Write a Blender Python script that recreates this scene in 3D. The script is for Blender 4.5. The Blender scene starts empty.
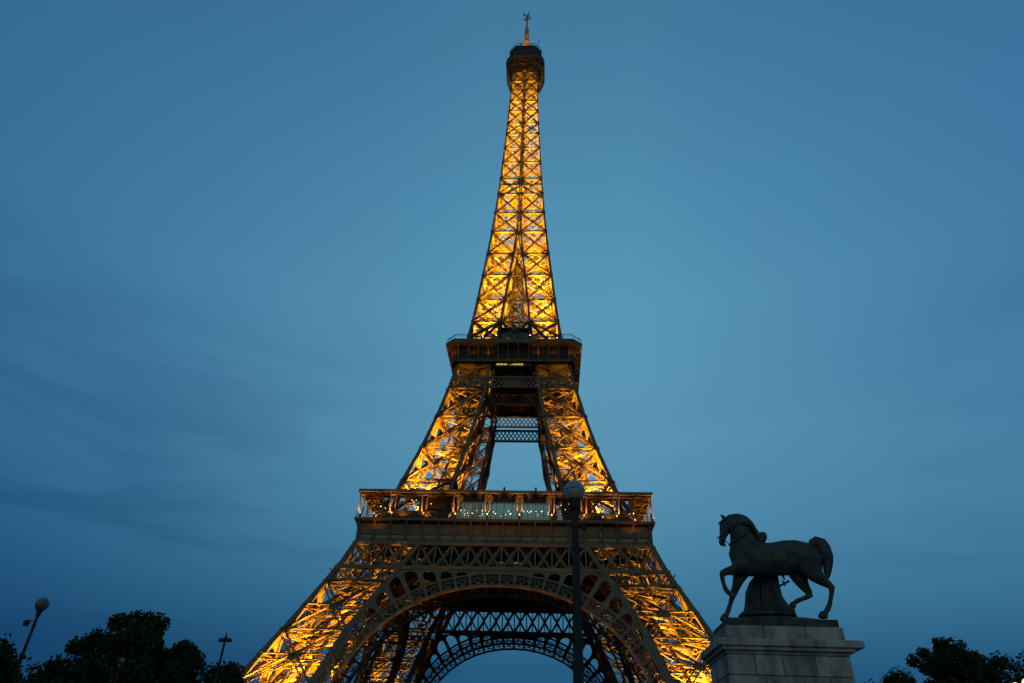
import bpy, math, random
from math import radians, sin, cos, pi, sqrt, atan2
from mathutils import Vector, Matrix, noise
random.seed(7)

# ------------------------------------------------------------------ camera
scene = bpy.context.scene
COL = scene.collection
YAW, PITCH, ROLL = -0.064, 0.5819, 0.03645
CAM = Vector((10.6, -191.6, 4.4))
f = Vector((sin(YAW)*cos(PITCH), cos(YAW)*cos(PITCH), sin(PITCH)))
r0 = Vector((cos(YAW), -sin(YAW), 0)); u0 = r0.cross(f)
rr = cos(ROLL)*r0 + sin(ROLL)*u0; uu = -sin(ROLL)*r0 + cos(ROLL)*u0
cd = bpy.data.cameras.new("camera"); cd.sensor_width = 36; cd.lens = 682.5*36/1024
cd.clip_start = 0.1; cd.clip_end = 6000
co = bpy.data.objects.new("camera", cd); COL.objects.link(co)
M = Matrix.Identity(4)
for i in range(3):
    M[i][0] = rr[i]; M[i][1] = uu[i]; M[i][2] = -f[i]; M[i][3] = CAM[i]
co.matrix_world = M
scene.camera = co

# ------------------------------------------------------------------ world: dusk sky
w = bpy.data.worlds.new("World"); scene.world = w; w.use_nodes = True
nt = w.node_tree; nt.nodes.clear(); N = nt.nodes.new; L = nt.links.new
out = N('ShaderNodeOutputWorld'); bg = N('ShaderNodeBackground'); L(bg.outputs[0], out.inputs[0])
SKY_STRENGTH = 0.16
bg.inputs[1].default_value = SKY_STRENGTH
sky = N('ShaderNodeTexSky'); sky.sky_type = 'NISHITA'; sky.sun_disc = False
sky.sun_elevation = radians(-2.0); sky.sun_rotation = radians(180+8)   # the sun has set behind the camera
sky.air_density = 1.0; sky.dust_density = 1.0; sky.ozone_density = 3.0
tc = N('ShaderNodeTexCoord')
sep = N('ShaderNodeSeparateXYZ'); L(tc.outputs['Generated'], sep.inputs[0])
def wmath(op, a, b=None, clamp=False):
    n = N('ShaderNodeMath'); n.operation = op; n.use_clamp = clamp
    for i, v in enumerate((a, b)):
        if v is None: continue
        if isinstance(v, (int, float)): n.inputs[i].default_value = v
        else: L(v, n.inputs[i])
    return n.outputs[0]
# clear dusk colour by height above the horizon, veiled by thin stratus
ramp = N('ShaderNodeValToRGB'); L(sep.outputs[2], ramp.inputs[0])
cr = ramp.color_ramp
cr.elements[0].position = 0.0; cr.elements[0].color = (*(0.087, 0.469, 1.143), 1)
cr.elements[1].position = 1.0; cr.elements[1].color = (*(0.301, 1.08, 2.033), 1)
for p, c in ((0.134, (0.123, 0.682, 1.415)), (0.22, (0.321, 1.252, 2.093)), (0.32, (0.535, 1.721, 2.68)), (0.42, (0.682, 2.004, 3.005)), (0.583, (0.682, 2.063, 3.119)), (0.7, (0.535, 1.776, 2.858)), (0.85, (0.363, 1.297, 2.279))):
    e = cr.elements.new(p); e.color = (*c, 1)
mixs = N('ShaderNodeMix'); mixs.data_type = 'RGBA'; mixs.inputs[0].default_value = 0.06
L(ramp.outputs[0], mixs.inputs[6]); L(sky.outputs[0], mixs.inputs[7])
def mrange(src, a, b, c, d, smooth=False):
    n = N('ShaderNodeMapRange'); n.inputs[1].default_value = a; n.inputs[2].default_value = b; n.inputs[3].default_value = c; n.inputs[4].default_value = d
    if smooth: n.interpolation_type = 'SMOOTHSTEP'
    L(src, n.inputs[0]); return n.outputs[0]
def mulcol(src, fac, col):
    m_ = N('ShaderNodeMix'); m_.data_type = 'RGBA'; m_.blend_type = 'MULTIPLY'
    L(fac, m_.inputs[0]); L(src, m_.inputs[6]); m_.inputs[7].default_value = (*col, 1); return m_.outputs[2]
# sky darkens to left and right; part is lens vignette put into its colour
c_ = mulcol(mixs.outputs[2], mrange(sep.outputs[0], -0.08, -0.66, 0.0, 1.0), (0.36, 0.50, 0.67))
right = wmath('MULTIPLY', mrange(sep.outputs[0], 0.12, 0.62, 0.0, 1.0), mrange(sep.outputs[2], 0.2, 0.5, 0.25, 1.0))
c_ = mulcol(c_, right, (0.45, 0.58, 0.76))
# afterglow in the west, behind the camera
glow = wmath('MULTIPLY', mrange(sep.outputs[1], 0.05, -0.8, 0.0, 1.0), mrange(sep.outputs[2], 0.9, 0.3, 0.0, 1.0))
gm = N('ShaderNodeMix'); gm.data_type = 'RGBA'; L(glow, gm.inputs[0]); L(c_, gm.inputs[6]); gm.inputs[7].default_value = (1.7, 2.15, 2.15, 1); c_ = gm.outputs[2]
# thin stratus streaks, mostly low and to the left
mp = N('ShaderNodeMapping'); L(tc.outputs['Generated'], mp.inputs[0])
mp.inputs['Scale'].default_value = (1.3, 1.3, 7.5); mp.inputs['Rotation'].default_value = (0, radians(-14), 0)
nz = N('ShaderNodeTexNoise'); nz.inputs['Scale'].default_value = 1.5; nz.inputs['Detail'].default_value = 7
nz.inputs['Roughness'].default_value = 0.5; nz.inputs['Distortion'].default_value = 0.9
L(mp.outputs[0], nz.inputs[0])
cl = mrange(nz.outputs[0], 0.47, 0.66, 0.0, 1.0, True)
lf = wmath('MAXIMUM', mrange(sep.outputs[0], -0.12, -0.45, 0.12, 0.8), mrange(sep.outputs[0], 0.2, 0.5, 0.0, 0.3))
lowz = mrange(sep.outputs[2], 0.62, 0.38, 0.0, 1.0)
cfac = wmath('MULTIPLY', wmath('MULTIPLY', cl, lowz), lf)
c_ = mulcol(c_, cfac, (0.70, 0.76, 0.82))
L(c_, bg.inputs[0])

# ------------------------------------------------------------------ last light of the set sun, from behind the camera
sl = bpy.data.lights.new("sun", 'SUN'); sl.energy = 0.02; sl.angle = radians(30); sl.color = (1.0, 0.82, 0.68)
so = bpy.data.objects.new("sun", sl); COL.objects.link(so)
so.rotation_euler = (radians(84), 0, radians(-8))
scene.view_settings.view_transform = 'Standard'; scene.view_settings.look = 'None'
scene.view_settings.exposure = 0.0; scene.view_settings.gamma = 1.0; scene.view_settings.use_curve_mapping = False
scene.cycles.max_bounces = 5; scene.cycles.diffuse_bounces = 3; scene.cycles.transparent_max_bounces = 8
scene.cycles.sample_clamp_indirect = 4.0
scene.cycles.use_denoising = True

# ------------------------------------------------------------------ materials
def mat(name, base, rough=0.6, metal=0.0, var=0.0, scale=1.0, bump=0.0, spec=None, emit=None, estr=0.0, base2=None):
    m = bpy.data.materials.new(name); m.use_nodes = True
    t = m.node_tree; b = t.nodes['Principled BSDF']
    b.inputs['Base Color'].default_value = (*base, 1); b.inputs['Roughness'].default_value = rough
    b.inputs['Metallic'].default_value = metal
    if spec is not None: b.inputs['Specular IOR Level'].default_value = spec
    if emit: b.inputs['Emission Color'].default_value = (*emit, 1); b.inputs['Emission Strength'].default_value = estr
    if var or bump:
        c = t.nodes.new('ShaderNodeTexCoord'); n = t.nodes.new('ShaderNodeTexNoise')
        n.inputs['Scale'].default_value = scale; n.inputs['Detail'].default_value = 6
        t.links.new(c.outputs['Object'], n.inputs['Vector'])
        if var:
            r = t.nodes.new('ShaderNodeValToRGB'); e = r.color_ramp.elements
            e[0].position = 0.3; e[1].position = 0.7
            b2 = base2 or base
            e[0].color = (*[x*(1-var) for x in base], 1); e[1].color = (*[min(1, x*(1+var)) for x in b2], 1)
            t.links.new(n.outputs[0], r.inputs[0]); t.links.new(r.outputs[0], b.inputs['Base Color'])
        if bump:
            bp = t.nodes.new('ShaderNodeBump'); bp.inputs['Strength'].default_value = bump; bp.inputs['Distance'].default_value = 0.02
            t.links.new(n.outputs[0], bp.inputs['Height']); t.links.new(bp.outputs[0], b.inputs['Normal'])
    return m
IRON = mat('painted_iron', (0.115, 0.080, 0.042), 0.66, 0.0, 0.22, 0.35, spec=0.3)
IRON2 = mat('painted_iron_shaded', (0.035, 0.026, 0.018), 0.85, 0.0, 0.25, 0.4, spec=0.2)  # darker copy of the painted iron, with shade put into the colour
IRON3 = mat('iron_deep_shade', (0.016, 0.011, 0.008), 0.9, 0.0, 0.25, 0.4, spec=0.1)  # darkest copy of the same brown iron; deep shade put into its colour
ROOF = mat('roof_felt', (0.05, 0.045, 0.04), 0.9)
GOLD = mat('gilt_letters', (0.42, 0.36, 0.24), 0.5)
REDW = mat('red_lift_wall', (0.22, 0.035, 0.02), 0.7)
BULB = mat('bulb_white', (0.9, 0.9, 0.85), 0.4, emit=(1.0, 0.86, 0.6), estr=3.0)
BULBW = mat('bulb_warm', (0.9, 0.7, 0.4), 0.4, emit=(1.0, 0.36, 0.06), estr=1.6)
SIGNY = mat('sign_yellow', (0.8, 0.7, 0.1), 0.4, emit=(1.0, 0.62, 0.04), estr=0.5)
STREETB = mat('street_bulb', (0.9, 0.7, 0.4), 0.4, emit=(1.0, 0.52, 0.1), estr=2.0)
BRONZE = mat('bronze', (0.019, 0.022, 0.020), 0.6, 0.15, 0.5, 4.0, 0.7, spec=0.3, base2=(0.032, 0.042, 0.036))
LAMPIRON = mat('lamp_iron', (0.024, 0.025, 0.022), 0.7, 0.0, 0.2, 4.0, spec=0.12)
GLOBE = mat('opal_glass', (0.20, 0.235, 0.21), 0.25, 0.0, 0.12, 6.0)
GLOBEDARK = mat('dark_opal_glass', (0.07, 0.08, 0.07), 0.4, 0.0, 0.3, 8.0)  # darker glass tone for the far globes
GLOBETOP = mat('weathered_opal_glass', (0.14, 0.19, 0.175), 0.35, 0.0, 0.15, 6.0)
LEAF = mat('leaves', (0.02, 0.034, 0.013), 1.0, 0, 0.35, 0.7, spec=0.0)
LEAF2 = mat('leaves_deep', (0.016, 0.027, 0.011), 1.0, 0, 0.35, 0.7, spec=0.0)
BARK = mat('bark', (0.06, 0.045, 0.03), 0.9, 0, 0.3, 3.0, 0.5)
ASPH = mat('asphalt', (0.05, 0.05, 0.05), 0.85, 0, 0.15, 8.0, 0.3)
PAVE = mat('paving', (0.22, 0.2, 0.17), 0.8, 0, 0.15, 3.0, 0.3)
GRASS = mat('ground_earth', (0.05, 0.06, 0.03), 0.95, 0, 0.3, 0.5, 0.3)
WATER = mat('water', (0.02, 0.03, 0.03), 0.08, 0, 0.1, 0.4, 0.6)
PAINT = mat('road_paint', (0.75, 0.75, 0.72), 0.6)
# tinted glass partition of the first floor gallery
GLASS = bpy.data.materials.new('tinted_glass'); GLASS.use_nodes = True
t = GLASS.node_tree; t.nodes.clear()
o_ = t.nodes.new('ShaderNodeOutputMaterial'); mx = t.nodes.new('ShaderNodeMixShader'); tr = t.nodes.new('ShaderNodeBsdfTransparent'); gl = t.nodes.new('ShaderNodeBsdfGlossy')
tr.inputs[0].default_value = (0.50, 0.56, 0.44, 1); gl.inputs['Roughness'].default_value = 0.04; mx.inputs[0].default_value = 0.14
t.links.new(tr.outputs[0], mx.inputs[1]); t.links.new(gl.outputs[0], mx.inputs[2]); t.links.new(mx.outputs[0], o_.inputs[0])
# pedestal stone: ashlar courses with weather streaks
def stone():
    m = bpy.data.materials.new('ashlar_stone'); m.use_nodes = True; t = m.node_tree; b = t.nodes['Principled BSDF']
    b.inputs['Roughness'].default_value = 0.85
    c = t.nodes.new('ShaderNodeTexCoord')
    n = t.nodes.new('ShaderNodeTexNoise'); n.inputs['Scale'].default_value = 1.3; n.inputs['Detail'].default_value = 8; n.inputs['Roughness'].default_value = 0.65
    mpg = t.nodes.new('ShaderNodeMapping'); mpg.inputs['Scale'].default_value = (2.2, 2.2, 0.7)
    t.links.new(c.outputs['Object'], mpg.inputs[0]); t.links.new(mpg.outputs[0], n.inputs['Vector'])
    r = t.nodes.new('ShaderNodeValToRGB'); e = r.color_ramp.elements
    e[0].position = 0.36; e[1].position = 0.62; e[0].color = (0.16, 0.155, 0.13, 1); e[1].color = (0.40, 0.38, 0.33, 1)
    t.links.new(n.outputs[0], r.inputs[0])
    n2 = t.nodes.new('ShaderNodeTexNoise'); n2.inputs['Scale'].default_value = 14; n2.inputs['Detail'].default_value = 6
    t.links.new(c.outputs['Object'], n2.inputs['Vector'])
    mm = t.nodes.new('ShaderNodeMix'); mm.data_type = 'RGBA'; mm.blend_type = 'MULTIPLY'; mm.inputs[0].default_value = 0.45
    t.links.new(r.outputs[0], mm.inputs[6]); t.links.new(n2.outputs[0], mm.inputs[7])
    ge = t.nodes.new('ShaderNodeNewGeometry'); mr = t.nodes.new('ShaderNodeMapRange'); mr.inputs[3].default_value = 0.72; mr.inputs[4].default_value = 1.12
    t.links.new(ge.outputs['Random Per Island'], mr.inputs[0])
    sc = t.nodes.new('ShaderNodeVectorMath'); sc.operation = 'SCALE'; t.links.new(mm.outputs[2], sc.inputs[0]); t.links.new(mr.outputs[0], sc.inputs[3])
    t.links.new(sc.outputs[0], b.inputs['Base Color'])
    bp = t.nodes.new('ShaderNodeBump'); bp.inputs['Strength'].default_value = 0.5; bp.inputs['Distance'].default_value = 0.02
    t.links.new(n2.outputs[0], bp.inputs['Height']); t.links.new(bp.outputs[0], b.inputs['Normal'])
    return m
STONE = stone()

# ------------------------------------------------------------------ mesh helpers
class MB:
    def __init__(s): s.v = []; s.f = []; s.mi = []; s.k = 0
    def poly(s, pts, idx):
        b = len(s.v); s.v += [tuple(p) for p in pts]
        for q in idx: s.f.append([b+i for i in q]); s.mi.append(s.k)
    def hexa(s, a):   # 8 points: bottom ring 0-3, top ring 4-7
        s.poly(a, [(0,3,2,1),(4,5,6,7),(0,1,5,4),(1,2,6,5),(2,3,7,6),(3,0,4,7)])
    def box(s, x0, x1, y0, y1, z0, z1):
        s.hexa([(x0,y0,z0),(x1,y0,z0),(x1,y1,z0),(x0,y1,z0),(x0,y0,z1),(x1,y0,z1),(x1,y1,z1),(x0,y1,z1)])
    def beam(s, p, q, wd, dp, nrm):      # wd across in the face plane, dp along nrm
        p = Vector(p); q = Vector(q); d = q-p
        if d.length < 1e-6: return
        d.normalize(); n = Vector(nrm); n = n - d*n.dot(d)
        if n.length < 1e-4: n = d.orthogonal()
        n.normalize(); a = d.cross(n)*(wd/2); n = n*(dp/2)
        s.hexa([p-a-n, p+a-n, p+a+n, p-a+n, q-a-n, q+a-n, q+a+n, q-a+n])
    def girder(s, p, q, nrm, wd, dp, n=6, t=0.13, sides=False, both=False):   # open lattice box girder
        p = Vector(p); q = Vector(q); d = (q-p); ln = d.length; d.normalize()
        nn = Vector(nrm); nn = (nn - d*nn.dot(d)).normalized(); a = d.cross(nn)
        for sa in (-1, 1):
            for sn in (-1, 1):
                off = a*(sa*(wd/2-t/2)) + nn*(sn*(dp/2-t/2))
                s.beam(p+off, q+off, t, t, nn)
        for sn in (-1, 1):
            lt = t*0.75 if (sn < 0 or not sides or both) else t*0.5
            for i in range(n):
                sg = 1 if i % 2 else -1
                o1 = a*(sg*(wd/2-t)) + nn*(sn*(dp/2-t*0.4)); o2 = a*(-sg*(wd/2-t)) + nn*(sn*(dp/2-t*0.4))
                s.beam(p+(q-p)*(i/n)+o1, p+(q-p)*((i+1)/n)+o2, lt, t*0.35, nn)
        if sides:
            sa = 1 if a.z >= 0 else -1
            off = a*(sa*(wd/2-t*0.55)); s.beam(p+off, q+off, 0.05, dp-2*t-.02, nn)
            if both: s.beam(p-off, q-off, 0.05, dp-2*t-.02, nn)
    def tube(s, p, q, r0, r1=None, n=8, cap=True):
        p = Vector(p); q = Vector(q); r1 = r0 if r1 is None else r1
        d = (q-p).normalized(); a = d.orthogonal().normalized(); b = d.cross(a)
        pts = [p+(a*cos(2*pi*i/n)+b*sin(2*pi*i/n))*r0 for i in range(n)] + [q+(a*cos(2*pi*i/n)+b*sin(2*pi*i/n))*r1 for i in range(n)]
        fs = [(i, (i+1) % n, n+(i+1) % n, n+i) for i in range(n)]
        if cap: fs += [tuple(range(n-1, -1, -1)), tuple(range(n, 2*n))]
        s.poly(pts, fs)
    def lathe(s, prof, c=(0,0,0), n=24):
        c = Vector(c); b = len(s.v)
        for (r_, z_) in prof:
            for i in range(n): s.v.append((c.x+r_*cos(2*pi*i/n), c.y+r_*sin(2*pi*i/n), c.z+z_))
        for j in range(len(prof)-1):
            for i in range(n):
                s.f.append([b+j*n+i, b+j*n+(i+1) % n, b+(j+1)*n+(i+1) % n, b+(j+1)*n+i]); s.mi.append(s.k)
        s.f.append([b+i for i in range(n-1, -1, -1)]); s.mi.append(s.k)
        m_ = b+(len(prof)-1)*n; s.f.append([m_+i for i in range(n)]); s.mi.append(s.k)
    def build(s, name, m, parent=None, smooth=False, loc=None, rz=0.0):
        me = bpy.data.meshes.new(name); me.from_pydata(s.v, [], s.f)
        for q in (m if isinstance(m, (list, tuple)) else [m]): me.materials.append(q)
        if isinstance(m, (list, tuple)): me.polygons.foreach_set('material_index', s.mi)
        if smooth: me.polygons.foreach_set('use_smooth', [True]*len(me.polygons))
        me.validate(); me.update()
        o = bpy.data.objects.new(name, me); COL.objects.link(o)
        if parent: o.parent = parent
        if loc: o.location = loc
        o.rotation_euler.z = rz
        return o
def tag(o, label=None, cat=None, group=None, kind=None):
    if label: o['label'] = label
    if cat: o['category'] = cat
    if group: o['group'] = group
    if kind: o['kind'] = kind
    return o
def empty(name, loc=(0,0,0), rz=0.0):
    o = bpy.data.objects.new(name, None); COL.objects.link(o); o.location = loc; o.rotation_euler.z = rz
    return o
def four(o, kids=()):       # the same part on the other three sides of the tower
    res = [o]
    for k in (1, 2, 3):
        c = o.copy(); COL.objects.link(c); c.rotation_euler.z = o.rotation_euler.z + k*pi/2; res.append(c)
        for q in kids:
            d = q.copy(); COL.objects.link(d); d.parent = c
    return res
def lerp_table(T):
    def g(z):
        if z <= T[0][0]: return T[0][1]
        for (a, b), (c, d) in zip(T, T[1:]):
            if z <= c: return b+(d-b)*(z-a)/(c-a)
        return T[-1][1]
    return g

# ------------------------------------------------------------------ setting
GZ = 2.7
gb = MB(); gb.poly([(-3000,-3000,GZ),(3000,-3000,GZ),(3000,3000,GZ),(-3000,3000,GZ)], [(0,1,2,3)])
tag(gb.build('ground', GRASS), kind='structure')
rb = MB(); rb.poly([(-600,-176,GZ+.008),(600,-176,GZ+.008),(600,-160,GZ+.008),(-600,-160,GZ+.008)], [(0,1,2,3)])
rb.poly([(0,-420,GZ+.004),(12.6,-420,GZ+.004),(12.6,-120,GZ+.004),(0,-120,GZ+.004)], [(0,1,2,3)])
tag(rb.build('road', ASPH), kind='structure')
pb = MB()
pb.box(12.6, 22, -300, -176.2, GZ, GZ+.13); pb.box(-10, 0, -300, -176.2, GZ, GZ+.13)
pb.box(-600, 0, -159.8, -150, GZ, GZ+.13); pb.box(12.6, 600, -159.8, -150, GZ, GZ+.13)
tag(pb.build('pavement', PAVE), kind='structure')
mk = MB()
for i in range(60): mk.poly([(6.2,-400+i*5,GZ+.012),(6.36,-400+i*5,GZ+.012),(6.36,-397+i*5,GZ+.012),(6.2,-397+i*5,GZ+.012)], [(0,1,2,3)])
tag(mk.build('road_markings', PAINT), kind='structure')

# ------------------------------------------------------------------ the iron tower
H = lerp_table([(0,62.4),(10,55.6),(21.4,49.2),(31.8,43.8),(41.8,39.0),(46.8,36.7),(51.6,34.9),(57.6,32.5),(67,28.2),(80.6,24.0),(91.5,21.2),(101.9,18.9),(107.6,17.8),(115,16.3),(122.6,14.9),(129.1,14.0),(138.5,13.0),(149.9,11.9),(160.1,10.9),(171.3,9.95),(181.1,9.2),(191.6,8.55),(200,8.05),(218.5,7.2),(234,6.55),(250,6.0),(268,5.5)])
I_ = lerp_table([(0,38.5),(10,37.0),(21.4,33.4),(31.8,29.8),(41.8,24.6),(48,20.6),(51.6,18.8),(57.6,16.6),(67,13.9),(80.6,11.2),(91.5,9.1),(101.9,7.5),(112,6.6),(122.6,5.1),(129.1,4.3),(138.5,3.45),(149.9,2.2),(160.1,1.35),(171.3,0.35),(181.1,0.12),(268,0.12)])
Wc = lerp_table([(0,1.3),(50,1.15),(60,1.0),(112,0.85),(125,0.75),(170,0.6),(180,0.5),(268,0.38)])
tower = tag(empty('lattice_tower', (0,0,GZ)), 'tall golden floodlit iron lattice tower standing on four legs, rising above everything else', 'tower')
T0 = empty('structure_frame', (0,0,0)); bpy.data.objects.remove(T0)
def part(mb, name, m=IRON, parent=tower, **k):
    o = mb.build(name, m, parent, **k)
    if parent is tower: o.location = (0,0,-GZ)
    return o
def chord(mb, a, b, zs):          # a, b: 1 outer, 0 inner in x and in -y ; leg in the quadrant x>0, y<0
    rings = []
    for z in zs:
        wd = Wc(z); h = H(z); i = I_(z)
        x0, x1 = (h-wd, h) if a else (i, i+wd)
        y0, y1 = (-h, -h+wd) if b else (-i-wd, -i)
        rings.append([(x0,y0,z),(x1,y0,z),(x1,y1,z),(x0,y1,z)])
    base = len(mb.v)
    for rg in rings: mb.v += rg
    for j in range(len(rings)-1):
        for k in range(4):
            mb.f.append([base+4*j+k, base+4*j+(k+1) % 4, base+4*j+4+(k+1) % 4, base+4*j+4+k]); mb.mi.append(0)
    mb.f.append([base+3, base+2, base+1, base]); e = base+4*(len(rings)-1); mb.f.append([e, e+1, e+2, e+3]); mb.mi += [0, 0]
def cpt(a, b, z, ins=None):
    wd = Wc(z)/2; h = H(z)-wd; i = I_(z)+wd
    return Vector((h if a else i, -(h if b else i), z))
FACES = [((0,1),(1,1),(0,-1,0)), ((1,1),(1,0),(1,0,0)), ((0,1),(0,0),(-1,0,0)), ((0,0),(1,0),(0,1,0))]
def xpanel(mb, z0, z1, gw, n, style='lattice', faces=FACES, mid=False, horiz=True, t=0.13, gus=0.0, both=False):
    for (A, B, nr) in faces:
        a0 = cpt(*A, z0); b0 = cpt(*B, z0); a1 = cpt(*A, z1); b1 = cpt(*B, z1)
        if style == 'lattice':
            dk_ = 1.0 if both else 1.35
            mb.girder(a0, b1, nr, gw, gw*dk_, n, t, True, both); mb.girder(b0, a1, nr, gw, gw*dk_*.9, n, t, True, both)
            if horiz: mb.girder(a1, b1, nr, gw, gw*1.3, n, t, True, both)
        else:
            mb.beam(a0, b1, gw*0.45, gw*0.8, nr); mb.beam(b0, a1, gw*0.45, gw*0.6, nr)
            if horiz: mb.beam(a1, b1, gw*0.5, gw, nr)
        # crossing of the diagonals
        w0 = (b0-a0).length; w1 = (b1-a1).length; tt = w0/(w0+w1)
        c = a0+(b1-a0)*tt; nv = Vector(nr)
        if mid:
            am = a0+(a1-a0)*tt; bm = b0+(b1-b0)*tt
            mb.girder(am, bm, nr, gw, gw*1.3, n, t, True)
        if gus:
            ax = (b0-a0).normalized(); up = (a1-a0+b1-b0).normalized()
            p = c + nv*(gw*0.62)
            pts = [p+ax*(gus*cos(2*pi*k/8))+up*(gus*sin(2*pi*k/8)) for k in range(8)]
            q = [v-nv*0.06 for v in pts]
            mb.poly(pts+q, [tuple(range(8)), tuple(range(15, 7, -1))]+[(k, k+8, (k+1) % 8+8, (k+1) % 8) for k in range(8)])
            p2 = c - nv*(gw*0.62)
def diaphragm(mb, z, t=0.3):
    P = [cpt(0,1,z), cpt(1,1,z), cpt(1,0,z), cpt(0,0,z)]
    mb.beam(P[0], P[2], t, t*0.8, (0,0,1)); mb.beam(P[1]+Vector((0,0,t)), P[3]+Vector((0,0,t)), t, t*0.8, (0,0,1))
    m_ = [(P[i]+P[(i+1) % 4])/2-Vector((0,0,t)) for i in range(4)]
    for i in range(4): mb.beam(m_[i], m_[(i+1) % 4], t*0.7, t*0.7, (0,0,1))

# --- lower legs
zs = [3.6,10,15,21.4,26,31.8,37,41.8,46.8,51.6,57.0]
mb = MB()
for a in (0,1):
    for b in (0,1): chord(mb, a, b, zs)
leg = part(mb, 'leg')
mb = MB()
for z0, z1 in ((4.2,19.4),(19.4,30.4),(30.4,41.6)): xpanel(mb, z0, z1, 1.15, 7, mid=True, gus=1.1, t=0.17)
xpanel(mb, 42.0, 51.4, 0.8, 9, faces=FACES[2:], t=0.15); xpanel(mb, 51.8, 56.6, 0.6, 5, faces=FACES[2:], horiz=False)
# the belt across the two outer faces: small crosses, then the large crosses
brace = part(mb, 'leg_bracing', parent=leg)
mb = MB()
for z in (12,19.4,30.4,41.8,51.5): diaphragm(mb, z, 0.42)
# inclined lift track and stairs inside the leg
def mid_pt(z, u, v):
    a = cpt(0,1,z); b = cpt(1,0,z); return Vector((a.x+(b.x-a.x)*u, a.y+(b.y-a.y)*v, z))
for (u, v) in ((0.33,0.33),(0.67,0.67)):
    for z0, z1 in zip(zs[:-1], zs[1:]): mb.girder(mid_pt(z0,u,v), mid_pt(z1,u,v), (1,1,0), 0.6, 0.6, 5, 0.14)
for k in range(24):
    z = 5+k*2.1; mb.beam(mid_pt(z,.3,.35), mid_pt(z,.7,.65), 0.22, 0.5, (0,0,1))
    s_ = 1 if k % 2 else 0
    mb.beam(mid_pt(z, .15+.2*s_, .75), mid_pt(z+2.1, .35-.2*s_, .75), 0.9, 0.12, (0,0,1))
track = part(mb, 'lift_track', parent=leg)
mb = MB(); mb.box(36.5, 64.5, -64.5, -36.5, GZ-.3, 3.55)
for a in (0,1):
    for b in (0,1):
        c = cpt(a,b,3.6); mb.hexa([(c.x-3,c.y-3,3.55),(c.x+3,c.y-3,3.55),(c.x+3,c.y+3,3.55),(c.x-3,c.y+3,3.55),(c.x-1.4,c.y-1.4,5.2),(c.x+1.4,c.y-1.4,5.2),(c.x+1.4,c.y+1.4,5.2),(c.x-1.4,c.y+1.4,5.2)])
pier = part(mb, 'masonry_pier', STONE, parent=leg)
four(leg, (brace, track, pier))

# --- belt trusses of the first floor (one per face)
def fy(z, d=0.3): return -(H(z)-d)
def fpt(x, z, d=0.3): return Vector((x, fy(z, d), z))
mb = MB(); nF = (0,-1,0)
ZB0, ZB1 = 45.5, 51.5
nb = 18; pitch = 2*34.3/nb
for (z, hh) in ((ZB1+0.1, 0.7), (ZB0, 0.85)):
    h = H(z)-0.25; mb.beam((-h, fy(z,.25), z), (h, fy(z,.25), z), hh, 0.8, nF)
    h = H(z)-3; mb.beam((-h, fy(z,2.4), z), (h, fy(z,2.4), z), hh*0.6, 0.5, nF)
for i in range(nb+1):
    x = -34.3+i*pitch; mb.beam(fpt(x*1.0, ZB0), fpt(x, ZB1), 0.34, 0.4, nF)
    if i < nb:
        mb.beam(fpt(x, ZB0, .42), fpt(x+pitch, ZB1, .42), 0.48, 0.2, nF); mb.beam(fpt(x+pitch, ZB0, .62), fpt(x, ZB1, .62), 0.48, 0.2, nF)
for i in range(nb):
    x = -34.3+(i+.5)*pitch
    if abs(x) < 31: mb.beam(fpt(x-pitch/2, ZB0, 2.3), fpt(x+pitch/2, ZB1, 2.3), 0.42, 0.2, nF); mb.beam(fpt(x+pitch/2, ZB0, 2.55), fpt(x-pitch/2, ZB1, 2.55), 0.42, 0.2, nF); mb.beam(fpt(x, ZB0, 2.3), fpt(x, ZB1, 2.3), 0.3, 0.2, nF)
# triangular ends
for s_ in (-1,1): mb.beam(fpt(s_*34.3, ZB1-.3, .4), fpt(s_*(H(ZB0)-.6), ZB0, .4), 0.3, 0.25, nF)
# small belt on the leg faces
for s_ in (-1,1):
    z0, z1 = 42.1, ZB0-.4
    xa, xb = I_(z0)+.2, H(z0)-.4
    mb.beam(fpt(s_*xa, z0), fpt(s_*xb, z0), 0.6, 0.7, nF)
    n_ = 7
    for i in range(n_):
        a = xa+(xb-xa)*i/n_; b = xa+(xb-xa)*(i+1)/n_
        mb.beam(fpt(s_*a, z0, .42), fpt(s_*b, z1, .42), 0.24, 0.15, nF); mb.beam(fpt(s_*b, z0, .6), fpt(s_*a, z1, .6), 0.24, 0.15, nF)
        if i: mb.beam(fpt(s_*a, z0), fpt(s_*a, z1), 0.24, 0.3, nF)
belt = part(mb, 'belt_truss'); four(belt)
# inner girders around the central opening
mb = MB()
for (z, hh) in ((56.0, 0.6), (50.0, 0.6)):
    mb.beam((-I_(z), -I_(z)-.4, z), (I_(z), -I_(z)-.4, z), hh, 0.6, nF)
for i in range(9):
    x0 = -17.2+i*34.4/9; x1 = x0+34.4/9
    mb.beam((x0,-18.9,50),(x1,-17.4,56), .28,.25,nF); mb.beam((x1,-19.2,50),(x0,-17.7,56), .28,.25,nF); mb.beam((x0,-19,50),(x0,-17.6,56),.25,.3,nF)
ig = part(mb, 'inner_girder', IRON3); four(ig)

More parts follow.
